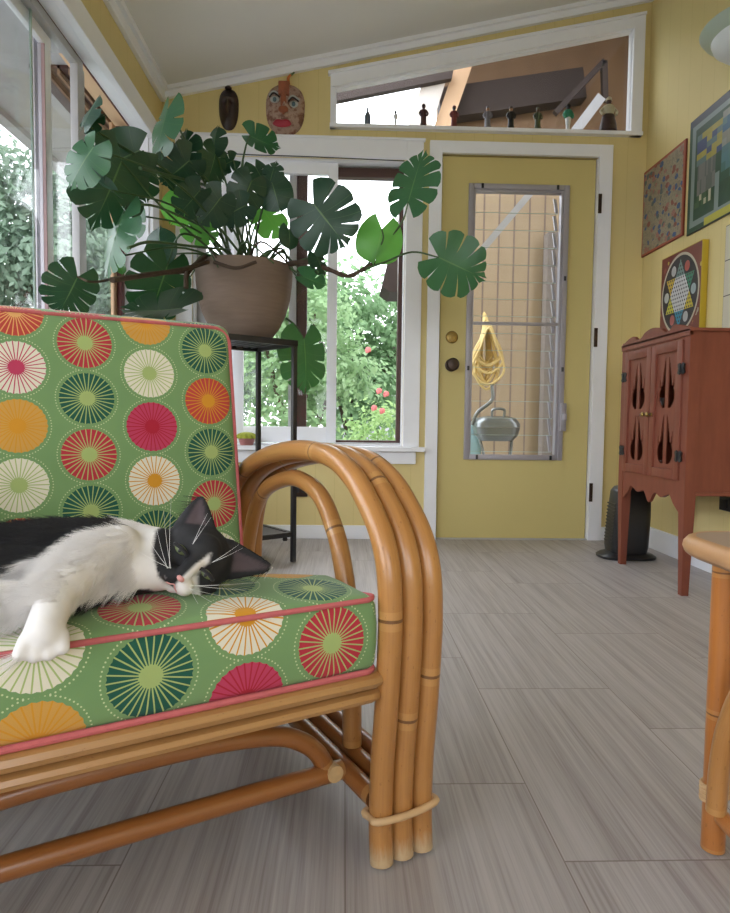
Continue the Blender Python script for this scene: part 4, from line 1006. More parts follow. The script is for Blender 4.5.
# tangled aerial roots and stems over the rim
for k in range(16):
    a = random.uniform(0, 6.28); r0 = random.uniform(.03, .12)
    p0 = crown+Vector((math.cos(a)*r0, math.sin(a)*r0, 0)); p1 = crown+Vector((math.cos(a+.4)*.17, math.sin(a+.4)*.17-.02, .05+random.random()*.05)); p2 = crown+Vector((math.cos(a+.9)*.232, math.sin(a+.9)*.228, random.uniform(-.05, .04)))
    b = B(); tube(b, [p0, p1, p2], lambda f: .005*(1.2-.6*f), 7, 5); link('aerial_root', b, 'woody' if k % 2 else 'stem', plant)
for (pts, m, r) in (([at(208, 262, 2.66), at(180, 270, 2.45), at(140, 276, 2.2), at(112, 280, 2.0)], 'woody', .009),
                    ([at(206, 256, 2.7), at(188, 272, 2.55), at(186, 288, 2.52)], 'woody', .010),
                    ([at(230, 250, 2.75), at(190, 246, 2.5), at(150, 242, 2.25), at(128, 248, 2.1)], 'stem', .005),
                    ([at(222, 218, 2.7), at(240, 200, 2.72), at(243, 160, 2.68)], 'stem', .004),
                    ([at(205, 185, 2.6), at(170, 176, 2.35), at(140, 168, 2.1)], 'stem', .006),
                    ([at(256, 262, 2.58), at(236, 268, 2.55), at(214, 262, 2.58)], 'woody', .007)):
    b = B(); tube(b, pts, r, 8, 6); link('aerial_root', b, m, plant)
# small seedling by the back window and a cactus on the sill
sd = thing('sill_cactus', 'small round yellow-green cactus in a pink pot on the back window sill', 'cactus', (at(246, 452, 3.38).x, 3.385, .497))
cc = Vector((at(246, 452, 3.38).x, 3.400, .497)); M['pinkpot'] = mat('pink_glaze', (.42, .18, .17), .4, .4); M['yellowgreen'] = mat('yellow_green_cactus', (.33, .36, .05), .8, .2, vs=60, var=.4, bump=.8, bs=200)
b = B(); lathe(b, [(.030, 0), (.034, .002), (.044, .035), (.047, .038), (.042, .039)], cc, 20); link('pot', b, 'pinkpot', sd)
b = B()
rings = []
for i in range(9):
    f = i/8; z = .036+.034*math.sin(f*PI/2); rr_ = .056*math.cos(f*PI/2)+.0005
    rings.append([b.verts.new(cc+Vector(((rr_*(1+.07*math.cos(12*t)))*math.cos(t), (rr_*(1+.07*math.cos(12*t)))*math.sin(t)*.85, z))) for t in [2*PI*k/60 for k in range(60)]])
for x, y in zip(rings, rings[1:]):
    for k in range(60): b.faces.new((x[k], x[(k+1) % 60], y[(k+1) % 60], y[k]))
link('cactus_body', b, 'yellowgreen', sd)
# ================================================================ CABINET
CX0, CX1, CY0, CY1 = 1.245, 1.565, 2.285, 2.850
cab = thing('wooden_cabinet', 'red-brown wooden cabinet on legs with pierced tulip doors against the right wall', 'cabinet', ((CX0+CX1)/2, (CY0+CY1)/2, 0))
LG = .042
for (x, y, s) in ((CX0, CY0, 1), (CX0, CY1-LG, 1), (CX1-LG, CY0, 1), (CX1-LG, CY1-LG, 1)):
    b = B(); n = []
    for z, i in ((0, .008), (.10, .006), (.35, .0), (.975, 0)):
        n.append([b.verts.new((x+u*(LG-2*i)+i, y+v*(LG-2*i)+i, z)) for u, v in ((0, 0), (1, 0), (1, 1), (0, 1))])
    for a, c in zip(n, n[1:]):
        for k in range(4): b.faces.new((a[k], a[(k+1) % 4], c[(k+1) % 4], c[k]))
    b.faces.new(n[0][::-1]); b.faces.new(n[-1]); link('leg', b, 'cab', cab, False)
zb, zt = .372, .970
b = B()
box(b, CX0+LG, CX1-LG, CY0+.006, CY0+.018, zb, zt); box(b, CX0+LG, CX1-LG, CY1-.018, CY1-.006, zb, zt)   # sides
box(b, CX1-.03, CX1-.018, CY0+.02, CY1-.02, zb, zt); link('side_panel', b, 'cab', cab, False)
b = B(); box(b, CX0+.02, CX1-.02, CY0+.018, CY1-.018, zb+.02, zb+.032); box(b, CX0+.03, CX1-.03, CY0+.018, CY1-.018, .66, .670); link('shelf', b, 'cab', cab, False)
b = B(); box(b, CX0-.004, CX1+.012, CY0-.006, CY1+.006, zt, zt+.012, bev=.003); box(b, CX0+LG, CX1-LG, CY0-.002, CY0+.01, zb, zb+.014); link('top', b, 'cab', cab)
def yz(pts, x, d, name, m='cab', par=None):
    b = B(); prism(b, [(x, y, z) for y, z in pts], (d, 0, 0)); return link(name, b, m, par or cab, False)
# scalloped crest along the door side
prof = []
yc, hw = (CY0+CY1)/2, (CY1-CY0)/2
for i in range(61):
    f = i/30-1; a = abs(f)
    z = .978+ (.030*math.sin(PI*min(1, (1-a)/.42)*.5) if a > .58 else (.030-.020*math.sin(PI*((.58-a)/.33)) if a > .25 else .030+.012*math.cos(a/.25*PI/2)**1))
    if a > .93: z = .978+.012*((1-a)/.07)**.5
    prof.append((yc+f*hw, z))
yz([(CY1, .955)]+[(CY0, .955)]+prof, CX0-.004, .014, 'crest')
ap = []
for i in range(41):
    f = i/20-1; a = abs(f); z = .372 - (.055 if a > .86 else 0) 
    z = .372-.062*(max(0, (a-.72)/.28))**.6 if a > .72 else (.372-.0*a - .052*math.exp(-((a)/.13)**2) - .020*math.exp(-((a-.42)/.16)**2))
    ap.append((yc+f*(hw-LG), z-.006))
yz([(CY1-LG, .412), (CY0+LG, .412)]+ap, CX0+.004, .014, 'apron')
b = B(); box(b, CX0+.002, CX0+.020, CY0+LG, CY1-LG, .945, .968); link('upper_rail', b, 'cab', cab, False); b = B(); box(b, CX0+.002, CX0+.020, CY0+LG, CY1-LG, .398, .425); link('lower_rail', b, 'cab', cab, False)
# doors: stile and rail frame around a panel pierced by tulip shapes
def door(y0, y1):
    z0, z1 = .425, .945
    b = B(); f = .036
    for l in ((y0, y0+f, z0, z1), (y1-f, y1, z0, z1), (y0+f, y1-f, z1-f, z1), (y0+f, y1-f, z0, z0+f)): box(b, CX0-.006, CX0+.014, l[0], l[1], l[2], l[3], bev=.002)
    d = link('door', b, 'cab', cab)
    py0, py1, pz0, pz1 = y0+f, y1-f, z0+f, z1-f; ycn = (py0+py1)/2; w = (py1-py0)/2
    # panel built as a grid with holes: sample the tulip outline on a fine lattice
    ny, nz = 44, 120; b = B(); vs = {}
    def hole(y, z):
        v = (y-ycn)/w
        for zc_, hh in ((pz0+.115, .098), (pz1-.115, .098)):
            t = (z-(zc_-hh))/(2*hh); a = abs(v)
            if not (0 <= t <= 1) or a < .13: continue
            bulb = .74*max(0, 1-((t-.24)/.27)**2)**.5 if t < .51 else 0
            flame = .13+.36*(max(0, 1-t)/.6)**.7*(1 if t > .38 else 0)
            if a < bulb or (t > .38 and a < min(flame, .46)): return True
            if .40 < t < .68 and abs(a-(.60+.30*(t-.40))) < .085*(1-(t-.40)/.30): return True
        return False
    def V(i, j, k):
        if (i, j, k) not in vs: vs[(i, j, k)] = b.verts.new((CX0+.002+k*.005, py0+(py1-py0)*i/ny, pz0+(pz1-pz0)*j/nz))
        return vs[(i, j, k)]
    H = [[hole(py0+(py1-py0)*(i+.5)/ny, pz0+(pz1-pz0)*(j+.5)/nz) for j in range(nz)] for i in range(ny)]
    for i in range(ny):
        for j in range(nz):
            if H[i][j]: continue
            b.faces.new((V(i, j, 0), V(i+1, j, 0), V(i+1, j+1, 0), V(i, j+1, 0))); b.faces.new((V(i, j, 1), V(i, j+1, 1), V(i+1, j+1, 1), V(i+1, j, 1)))
            for (di, dj, p, q) in ((-1, 0, (i, j), (i, j+1)), (1, 0, (i+1, j), (i+1, j+1)), (0, -1, (i, j), (i+1, j)), (0, 1, (i, j+1), (i+1, j+1))):
                ii, jj = i+di, j+dj
                if 0 <= ii < ny and 0 <= jj < nz and H[ii][jj]: b.faces.new((V(*p, 0), V(*q, 0), V(*q, 1), V(*p, 1)))
    link('door_panel', b, 'cab', d, False); return d
d1 = door(CY0+LG+.002, yc-.002); d2 = door(yc+.002, CY1-LG-.002)
for dd, y in ((d1, yc-.02), (d2, yc+.02)):
    b = B(); pts = [(.007, 0), (.007, .004), (.004, .008), (.009, .016), (.010, .020), (.006, .024), (.001, .025)]
    rg = [[b.verts.new((CX0-.006-q, y+r*math.cos(2*PI*k/16), .672+r*math.sin(2*PI*k/16))) for k in range(16)] for r, q in pts]
    for a, c in zip(rg, rg[1:]):
        for k in range(16): b.faces.new((a[k], a[(k+1) % 16], c[(k+1) % 16], c[k]))
    link('knob', b, 'brass', dd)
b = B(); obox(b, (CX0-.022, yc, .672), (.003, 0, 0), (0, .045, 0), (0, 0, .003), .001); link('latch', b, 'bronze', d1)
for dd, y in ((d1, CY0+LG-.0), (d2, CY1-LG+.0)):
    for z in (.515, .838):
        b = B()
        for s in (-1, 1):
            prism(b, [(CX0-.010, y, z-.012), (CX0-.010, y+s*.010, z-.022), (CX0-.010, y+s*.024, z-.016), (CX0-.010, y+s*.018, z), (CX0-.010, y+s*.024, z+.016), (CX0-.010, y+s*.010, z+.022), (CX0-.010, y, z+.012)], (.005, 0, 0))
        obox(b, (CX0-.011, y, z), (.004, 0, 0), (0, .003, 0), (0, 0, .014), .001); link('hinge', b, 'blackmetal', dd)
# white crockery glimpsed through the openings
M['china'] = mat('white_china', (.62, .64, .66), .3, .5)
for i, (y, z, lab) in enumerate(((2.42, .670, 'white cup glimpsed through upper cutouts of the nearer cabinet door'), (2.70, .670, 'white cup glimpsed through upper cutouts of the farther cabinet door'), (2.70, .404, 'white cup low behind lower cutouts of the farther cabinet door'))):
    b = B(); lathe(b, [(.018, .001), (.022, .004), (.036, .05), (.038, .075), (.035, .075), (.02, .01)], (CX0+.08, y, z), 20)
    tube(b, [(CX0+.08, y-.035, z+.02), (CX0+.08, y-.058, z+.03), (CX0+.08, y-.058, z+.055), (CX0+.08, y-.036, z+.062)], .004, 8, 4); tag(link('cup', b, 'china', None), lab, 'cup')
# black appliance behind the cabinet
ht = thing('tower_heater', 'black upright plastic appliance on a flat base behind the cabinet legs', 'appliance', (1.36, 3.0, 0))
hc2 = Vector((1.345, 2.97, 0))
def slab(b, c, rows, r=4):
    rg = []
    for hx, hy, z, ox, oy in rows:
        rg.append([b.verts.new((c.x+ox+hx*math.copysign(abs(math.cos(t))**(2/r), math.cos(t)), c.y+oy+hy*math.copysign(abs(math.sin(t))**(2/r), math.sin(t)), z)) for t in [2*PI*k/32 for k in range(32)]])
    for a, c2 in zip(rg, rg[1:]):
        for k in range(32): b.faces.new((a[k], a[(k+1) % 32], c2[(k+1) % 32], c2[k]))
    b.faces.new(rg[0][::-1]); b.faces.new(rg[-1])
b = B(); slab(b, hc2, [(.085, .07, .028, -.0, 0), (.090, .075, .06, 0, 0), (.088, .075, .20, .008, 0), (.082, .07, .315, .014, 0), (.070, .06, .335, .016, 0), (.05, .045, .342, .016, 0)]); link('housing', b, 'black', ht)
b = B(); slab(b, hc2, [(.130, .09, .001, 0, 0), (.132, .092, .012, 0, 0), (.115, .08, .024, 0, 0), (.08, .06, .034, 0, 0)], 3); link('base', b, 'black', ht)
b = B(); 
for k in range(12): obox(b, hc2+Vector((-.0845+.0010*k, 0, .08+k*.016)), (.004, 0, 0), (0, .045, 0), (0, 0, .003))
link('grille', b, 'blackmetal', ht)
# ================================================================ ON THE RIGHT WALL
def onwall(px, py, X=XR-.012): p = atx(px, py, X); return p.y, p.z
def board(name, label, cat, quad, th, m, group=None, edge=None):
    """flat board hung on the right wall: quad = (y0,y1,z0,z1)"""
    y0, y1, z0, z1 = quad; t = thing(name, label, cat, (XR-th/2, (y0+y1)/2, z0), group)
    b = B(); box(b, XR-th, XR-.001, y0, y1, z0, z1, bev=.003); link('board', b, edge or 'brownwood', t)
    b = B(); f = [b.verts.new((XR-th-.0006, y, z)) for y, z in ((y0+.004, z0+.004), (y1-.004, z0+.004), (y1-.004, z1-.004), (y0+.004, z1-.004))]; fc = b.faces.new(f)
    for k in range(4): pass
    uvl = b.loops.layers.uv.verify()
    r = bmesh.ops.extrude_face_region(b, geom=[fc]); vs = [v for v in r['geom'] if isinstance(v, bmesh.types.BMVert)]; bmesh.ops.translate(b, verts=vs, vec=(.0006, 0, 0))
    for f in b.faces:
        for lp in f.loops: lp[uvl].uv = ((y1-lp.vert.co.y)/(y1-y0), (lp.vert.co.z-z0)/(z1-z0))
    link('printed_face', b, m, t, False); return t
def yzq(tl, tr, br, bl):
    q = [onwall(*p) for p in (tl, tr, br, bl)]
    return ((q[1][0]+q[2][0])/2, (q[0][0]+q[3][0])/2, (q[2][1]+q[3][1])/2, (q[0][1]+q[1][1])/2)
def sdf_rect(g, u, v, u0, u1, v0, v1):
    a = g.ma('MULTIPLY', g.ma('GREATER_THAN', u, u0), g.ma('LESS_THAN', u, u1)); c = g.ma('MULTIPLY', g.ma('GREATER_THAN', v, v0), g.ma('LESS_THAN', v, v1)); return g.ma('MULTIPLY', a, c)
M['dullred'] = mat('dull_red_border', (.22, .05, .03), .5, .3)
# 1: busy illustrated board, red border, beige ground with small blue and red pictures
g = NT('illustrated_board'); uv = g.sep(g.coord('UV')); u, v = uv[0], uv[1]
gx, gy = g.ma('MULTIPLY', u, 7.0), g.ma('MULTIPLY', v, 9.0)
vo = g.n('ShaderNodeTexVoronoi'); g.put(vo.inputs['Vector'], g.com(gx, gy)); vo.inputs['Scale'].default_value = 2.0
c = g.ramp(g.sep(vo.outputs['Color'])[0], [(0, (.30, .26, .18)), (.3, (.24, .21, .15)), (.45, (.03, .09, .24)), (.58, (.24, .07, .05)), (.68, (.31, .27, .19)), (.80, (.08, .12, .12)), (.88, (.33, .15, .12))], 'CONSTANT')
dist = g.ma('LESS_THAN', vo.outputs['Distance'], .62)
n = g.noi(g.com(gx, gy), 6, 3)
c = g.mix(dist, (.29, .26, .18), c); c = g.mix(g.ma('MULTIPLY', g.ma('GREATER_THAN', n, .56), .6), c, (.16, .13, .12))
ins = sdf_rect(g, u, v, .04, .96, .03, .97); c = g.mix(ins, (.33, .075, .04), c); g.base(c, .45, .4); M['board1'] = g.m
q = yzq((642.6, 174), (685.3, 138.3), (682.5, 235.1), (640.6, 257.9))
board('illustrated_game_board', 'beige wall board of small blue and red pictures with thin red border', 'game board', q, .010, 'board1', edge='dullred')
# 2: green board with pale track, yellow and blue building blocks
g = NT('green_board'); uv = g.sep(g.coord('UV')); u, v = uv[0], uv[1]
c = g.mix(g.noi(g.com(u, v), 9, 3), (.018, .050, .030), (.035, .085, .05))
track = g.ma('SUBTRACT', sdf_rect(g, u, v, .05, .95, .05, .93), sdf_rect(g, u, v, .105, .89, .10, .885)); c = g.mix(track, c, (.19, .24, .23))
topb = sdf_rect(g, u, v, .0, 1, .93, 1.0); c = g.mix(topb, c, (.05, .06, .08))
def cells(u0, u1, v0, v1, nx, ny, stops):
    global c
    ca = g.ma('FLOOR', g.ma('MULTIPLY', g.ma('DIVIDE', g.ma('SUBTRACT', u, u0), u1-u0), nx)); cb2 = g.ma('FLOOR', g.ma('MULTIPLY', g.ma('DIVIDE', g.ma('SUBTRACT', v, v0), v1-v0), ny))
    wn = g.n('ShaderNodeTexWhiteNoise', noise_dimensions='2D'); g.put(wn.inputs['Vector'], g.com(ca, cb2)); c = g.mix(sdf_rect(g, u, v, u0, u1, v0, v1), c, g.ramp(wn.outputs[0], stops, 'CONSTANT'))
cells(.13, .50, .56, .82, 5, 5, [(0, (.30, .26, .05)), (.4, (.05, .07, .15)), (.6, (.33, .28, .06)), (.8, (.10, .16, .16))])
cells(.50, .87, .52, .86, 6, 6, [(0, (.24, .25, .21)), (.3, (.04, .11, .18)), (.5, (.20, .20, .16)), (.75, (.08, .17, .18))])
cells(.15, .42, .30, .56, 12, 2, [(0, (.10, .11, .10)), (.5, (.15, .15, .14))]); cells(.5, .8, .30, .52, 5, 3, [(0, (.05, .14, .13)), (.4, (.08, .18, .20)), (.7, (.03, .08, .05))])
cells(.12, .40, .20, .30, 8, 2, [(0, (.03, .07, .03)), (.4, (.40, .38, .28)), (.6, (.05, .10, .05))])
path = sdf_rect(g, u, v, .42, .48, .08, .40); c = g.mix(path, c, (.19, .24, .23))
badge = sdf_rect(g, u, v, .28, .72, .012, .075); c = g.mix(badge, c, (.42, .38, .04)); g.base(c, .4, .4); M['board2'] = g.m
q1 = onwall(689, 124); q2 = onwall(686.8, 236); yy = (q1[0]+q2[0])/2
board('green_game_board', 'large dark green wall board with pale track and yellow and blue blocks', 'game board', (yy-.52, yy, q2[1], q1[1]), .010, 'board2', edge='black')
# 3: star marble board in a round track, red face and yellow tray edge
g = NT('star_marble_board'); uv = g.sep(g.coord('UV')); u, v = uv[0], uv[1]
X, Y = g.ma('MULTIPLY', g.ma('SUBTRACT', u, .5), 2.0), g.ma('MULTIPLY', g.ma('SUBTRACT', v, .5), 2.0)
r = g.ma('SQRT', g.ma('ADD', g.ma('MULTIPLY', X, X), g.ma('MULTIPLY', Y, Y)))
c = g.mix(g.noi(g.com(u, v), 5, 2), (.13, .025, .02), (.20, .042, .032))
vo = g.n('ShaderNodeTexVoronoi'); g.put(vo.inputs['Vector'], g.com(u, v)); vo.inputs['Scale'].default_value = 7
c = g.mix(g.ma('MULTIPLY', g.ma('LESS_THAN', vo.outputs['Distance'], .25), g.ma('GREATER_THAN', r, 1.0)), c, g.ramp(g.sep(vo.outputs['Color'])[1], [(0, (.45, .33, .05)), (.5, (.35, .30, .26)), (.75, (.25, .05, .04))], 'CONSTANT'))
c = g.mix(g.ma('LESS_THAN', r, .93), c, (.46, .42, .34)); c = g.mix(g.ma('LESS_THAN', r, .87), c, (.025, .022, .03))
ang = g.ma('ARCTAN2', X, Y)
cnt = g.ma('MULTIPLY', g.ma('SUBTRACT', g.ma('FRACT', g.ma('ADD', g.ma('DIVIDE', ang, PI/3), .0)), .5), PI/3)  # marbles between the points
bx = g.ma('SUBTRACT', g.ma('MULTIPLY', r, g.ma('COSINE', cnt)), .66); by = g.ma('MULTIPLY', r, g.ma('SINE', cnt)); br = g.ma('SQRT', g.ma('ADD', g.ma('MULTIPLY', bx, bx), g.ma('MULTIPLY', by, by)))
seg = g.ma('FLOOR', g.ma('DIVIDE', g.ma('ADD', ang, PI), PI/3))
cm = g.ramp(g.ma('DIVIDE', g.ma('ADD', seg, .5), 6.0), [(0, (.35, .10, .10)), (.167, (.40, .42, .42)), (.333, (.38, .38, .40)), (.5, (.36, .08, .07)), (.667, (.30, .36, .38)), (.833, (.40, .40, .42))], 'CONSTANT')
c = g.mix(g.ma('LESS_THAN', br, .12), c, cm)
def tri3(rot):   # triangle pointing up or down
    d = None
    for k in range(3):
        a = rot+k*2*PI/3; e_ = g.ma('ADD', g.ma('MULTIPLY', X, math.sin(a)), g.ma('MULTIPLY', Y, math.cos(a))); d = e_ if d is None else g.ma('MAXIMUM', d, e_)
    return d
ta, tb = tri3(0), tri3(PI); ia, ib = g.ma('LESS_THAN', ta, .40), g.ma('LESS_THAN', tb, .40)
seg2 = g.ma('FLOOR', g.ma('MODULO', g.ma('ADD', g.ma('DIVIDE', g.ma('ADD', ang, PI), PI/3), .5), 6.0))
cs = g.ramp(g.ma('DIVIDE', g.ma('ADD', seg2, .5), 6.0), [(0, (.03, .22, .34)), (.167, (.45, .42, .03)), (.333, (.48, .33, .03)), (.5, (.12, .20, .20)), (.667, (.04, .20, .13)), (.833, (.48, .38, .03))], 'CONSTANT')
c = g.mix(g.ma('MAXIMUM', ia, ib), c, cs); c = g.mix(g.ma('MULTIPLY', ia, ib), c, (.50, .50, .52))
h1 = g.ma('SUBTRACT', g.ma('FRACT', g.ma('ADD', g.ma('MULTIPLY', Y, 11.0), .5)), .5); row = g.ma('FLOOR', g.ma('ADD', g.ma('MULTIPLY', Y, 11.0), .5))
h2 = g.ma('SUBTRACT', g.ma('FRACT', g.ma('ADD', g.ma('MULTIPLY', X, 9.5), g.ma('MULTIPLY', row, .5))), .5)
hole = g.ma('LESS_THAN', g.ma('ADD', g.ma('MULTIPLY', h1, h1), g.ma('MULTIPLY', h2, h2)), .07); c = g.mix(g.ma('MULTIPLY', hole, g.ma('MAXIMUM', ia, ib)), c, (.04, .04, .05)); g.base(c, .35, .5); M['board3'] = g.m
M['yellowedge'] = mat('yellow_tin_edge', (.50, .36, .03), .4, .4)
q = yzq((664.7, 260), (707.8, 241), (705, 330), (664, 330))
hgt = q[1]-q[0]
p_ = onwall(665, 260)[1]; board('star_marble_board', 'red tin marble game board with six-pointed star, leaning above the cabinet', 'game board', (q[0]+.01, q[1], p_-.40, p_), .030, 'board3', edge='yellowedge')
g = NT('cream_board'); uv = g.sep(g.coord('UV')); u, v = uv[0], uv[1]
gl = g.ma('MAXIMUM', g.ma('GREATER_THAN', g.ma('ABSOLUTE', g.ma('SUBTRACT', g.ma('FRACT', g.ma('MULTIPLY', u, 4.0)), .5)), .49), g.ma('GREATER_THAN', g.ma('ABSOLUTE', g.ma('SUBTRACT', g.ma('FRACT', g.ma('MULTIPLY', v, 3.0)), .5)), .485))
g.base(g.mix(gl, (.55, .50, .40), (.12, .10, .10)), .5, .3); M['board4'] = g.m
pp = onwall(725.5, 226); board('cream_game_board', 'cream board with thin black grid lines at the right edge above the cabinet', 'game board', (pp[0]-.4, pp[0], onwall(725, 331)[1], pp[1]), .010, 'board4', edge='black')
# small black box low on the wall
b = B(); oy, oz = onwall(728, 503); obox(b, (XR-.02, oy-.02, oz), (.018, 0, 0), (0, .04, 0), (0, 0, .03), .004); obox(b, (XR-.04, oy-.02, oz), (.004, 0, 0), (0, .02, 0), (0, 0, .018), .002); tag(link('power_adapter', b, 'black', None), 'small black plug box on right wall beneath the cabinet', 'adapter')
b = B(); op = at(300.5, 490, YB-.005); obox(b, (op.x, YB-.006, op.z), (.038, 0, 0), (0, .005, 0), (0, 0, .036), .003)
ol = link('wall_outlet', b, 'bronze', None); tag(ol, 'dark outlet plate on the yellow wall under the back window', 'outlet')
b = B()
for s in (-1, 1): obox(b, (op.x+s*.017, YB-.012, op.z), (.010, 0, 0), (0, .002, 0), (0, 0, .014), .002)
link('socket', b, 'black', ol)
# wall lamp with frosted dish shade
lp = thing('pendant_lamp', 'hanging lamp with frosted pale green glass dish at upper right corner', 'lamp', at(750, 20, 2.5))
LC = at(759, 34, 2.5)
M['frost'] = mat('frosted_green_glass', (.42, .50, .43), .35, .5, var=.03); M['opal'] = mat('opal_white_glass', (.72, .76, .80), .3, .5, var=.02)
b = B(); lathe(b, [(.203, .035), (.206, .030), (.19, .008), (.155, -.012), (.150, -.008), (.185, .014), (.199, .037)], LC, 48); link('rim_dish', b, 'frost', lp)
b = B(); lathe(b, [(.165, -.004), (.155, -.030), (.12, -.060), (.07, -.078), (.001, -.084)], LC, 48); link('lamp_shade', b, 'opal', lp)
b = B(); lathe(b, [(.06, 0), (.06, .03), (.01, .04), (.01, zc(LC.x)-LC.z-.03), (.06, zc(LC.x)-LC.z-.028), (.06, zc(LC.x)-LC.z-.004)], LC, 24); link('hanger', b, 'trim', lp)
# ================================================================ MASKS
M['darkmask'] = mat('near_black_carved_wood', (.028, .014, .013), .4, .5, vs=20)
mk = thing('dark_mask', 'small dark carved oval mask on the wall above the back window', 'mask', (-.608, YB-.02, 2.22))
b = B(); rows = 16; rg = []
cz = 2.222; hh = .103; ww = .050
def ovalmask(b, cx, cz, ww, hh, depth, zmod, fn=None, nt=28, nr=12):
    ct = b.verts.new((cx, YB-depth-(fn(0, 0) if fn else 0), cz)); rg = []
    for i in range(1, nr+1):
        f = i/nr; ring = []
        for k in range(nt):
            t = 2*PI*k/nt; x = f*math.copysign(abs(math.cos(t))**.8, math.cos(t)); z = f*math.copysign(abs(math.sin(t))**.8, math.sin(t))
            d = depth*(1-f**3)+.004
            if fn: d += fn(x, z)*(1-f**4)
            ring.append(b.verts.new((cx+x*ww*(1+zmod*z), YB-d, cz+z*hh)))
        rg.append(ring)
    for k in range(nt): b.faces.new((ct, rg[0][k], rg[0][(k+1) % nt]))
    for a, c in zip(rg, rg[1:]):
        for k in range(nt): b.faces.new((a[k], a[(k+1) % nt], c[(k+1) % nt], c[k]))
    bk_ = [b.verts.new((v.co.x, YB-.001, v.co.z)) for v in rg[-1]]
    for k in range(nt): b.faces.new((rg[-1][k], rg[-1][(k+1) % nt], bk_[(k+1) % nt], bk_[k]))
def gs(x, z, cx, cz, sx_, sz_): return math.exp(-((x-cx)/sx_)**2-((z-cz)/sz_)**2)
ovalmask(b, -.608, cz, ww, hh, .028, .12, lambda x, z: .018*gs(x, z, 0, 0, .16, .35)-.012*gs(x, z, .38, .28, .2, .1)-.012*gs(x, z, -.38, .28, .2, .1)+.008*gs(x, z, 0, -.5, .3, .08)+.01*gs(x, z, 0, .5, .7, .08))
link('face', b, 'darkmask', mk)
b = B(); lathe(b, [(.016, 0), (.018, .006), (.010, .014), (.001, .018)], (-.608, YB-.018, cz+.097), 16); link('top_knob', b, 'darkmask', mk)
mk = thing('painted_mask', 'large pale painted face mask with red lips and orange pepper on top', 'mask', (-.318, YB-.02, 2.25))
g = NT('painted_mask_face'); g.base(g.ramp(g.noi(g.coord(), 16, 4, .7), [(.40, (.20, .09, .06)), (.50, (.42, .29, .235)), (.56, (.40, .28, .22)), (.64, (.22, .09, .055))]), .5, .4); M['maskskin'] = g.m
M['lip'] = mat('red_lips', (.38, .02, .045), .35, .5); M['rustpaint'] = mat('rust_paint', (.30, .09, .04), .5, .4, vs=50, var=.35); M['eyewhite'] = mat('mask_eye_white', (.45, .47, .46), .4, .4); M['eyeblue'] = mat('mask_iris', (.07, .13, .16), .3, .5); M['chili'] = mat('orange_pepper', (.52, .15, .03), .3, .5); M['chiligreen'] = mat('green_tip', (.06, .12, .05), .4, .4); M['browpaint'] = mat('black_brow_paint', (.03, .025, .025), .5, .3)
MX, MZ = -.318, 2.228
b = B(); ovalmask(b, MX, MZ, .100, .128, .045, .06, lambda x, z: .03*gs(x, z, 0, .05, .14, .35)+.016*gs(x, z, .0, -.12, .22, .14)-.010*gs(x, z, .48, .22, .25, .16)-.010*gs(x, z, -.48, .22, .25, .16)+.010*gs(x, z, 0, -.62, .4, .12), 40, 18); link('face', b, 'maskskin', mk)
def ell(b, x, y, z, rx, ry, rz): bmesh.ops.create_uvsphere(b, u_segments=20, v_segments=12, radius=1, matrix=Matrix.Translation((x, y, z)) @ Matrix.Diagonal((rx, ry, rz, 1)))
b = B(); ell(b, MX-.012, YB-.052, MZ-.088, .048, .012, .019); ell(b, MX-.03, YB-.054, MZ-.080, .022, .011, .012); ell(b, MX+.008, YB-.054, MZ-.080, .022, .011, .012); link('lips', b, 'lip', mk)
b = B(); ell(b, MX-.004, YB-.066, MZ+.01, .016, .016, .060); ell(b, MX-.004, YB-.074, MZ-.028, .026, .016, .018); obox(b, (MX-.004, YB-.052, MZ+.085), (.028, 0, 0), (0, .012, 0), (0, 0, .035), .008); link('nose', b, 'rustpaint', mk)
for s, dx, dz in ((-1, -.050, .032), (1, .046, .012)):
    b = B(); ell(b, MX+dx, YB-.046, MZ+dz, .023, .010, .017); ey = link('eye', b, 'eyewhite', mk)
    b = B(); ell(b, MX+dx, YB-.054, MZ+dz-.003, .010, .005, .012); link('iris', b, 'eyeblue', ey)
    b = B(); tube(b, [(MX+dx-.028, YB-.048, MZ+dz+.010), (MX+dx-.005, YB-.055, MZ+dz+.028), (MX+dx+.026, YB-.048, MZ+dz+.012)], .004, 8, 6); link('brow', b, 'browpaint', mk)
    b = B(); tube(b, [(MX+dx-.03, YB-.045, MZ+dz+.022), (MX+dx-.005, YB-.05, MZ+dz+.040), (MX+dx+.03, YB-.045, MZ+dz+.022)], .004, 8, 6); link('brow', b, 'eyewhite', mk)
b = B(); tube(b, [(MX+.018, YB-.03, MZ+.115), (MX+.016, YB-.036, MZ+.140), (MX+.022, YB-.034, MZ+.155), (MX+.030, YB-.03, MZ+.165)], lambda f: .009*(1-.4*f), 10, 6); pe = link('pepper', b, 'chili', mk)
b = B(); tube(b, [(MX+.030, YB-.03, MZ+.163), (MX+.038, YB-.03, MZ+.170), (MX+.048, YB-.03, MZ+.178)], lambda f: .007*(1-.5*f), 8, 4); link('pepper_tip', b, 'chiligreen', pe)
# thin cord along the window head
b = B(); tube(b, [(-.80, YB-.024, 2.003), (-.5, YB-.028, 1.990), (-.2, YB-.028, 1.988), (.30, YB-.024, 1.980)], .0028, 6, 6); tag(link('cord', b, 'black', None), 'thin black cord strung across the top of the back window', 'cord')
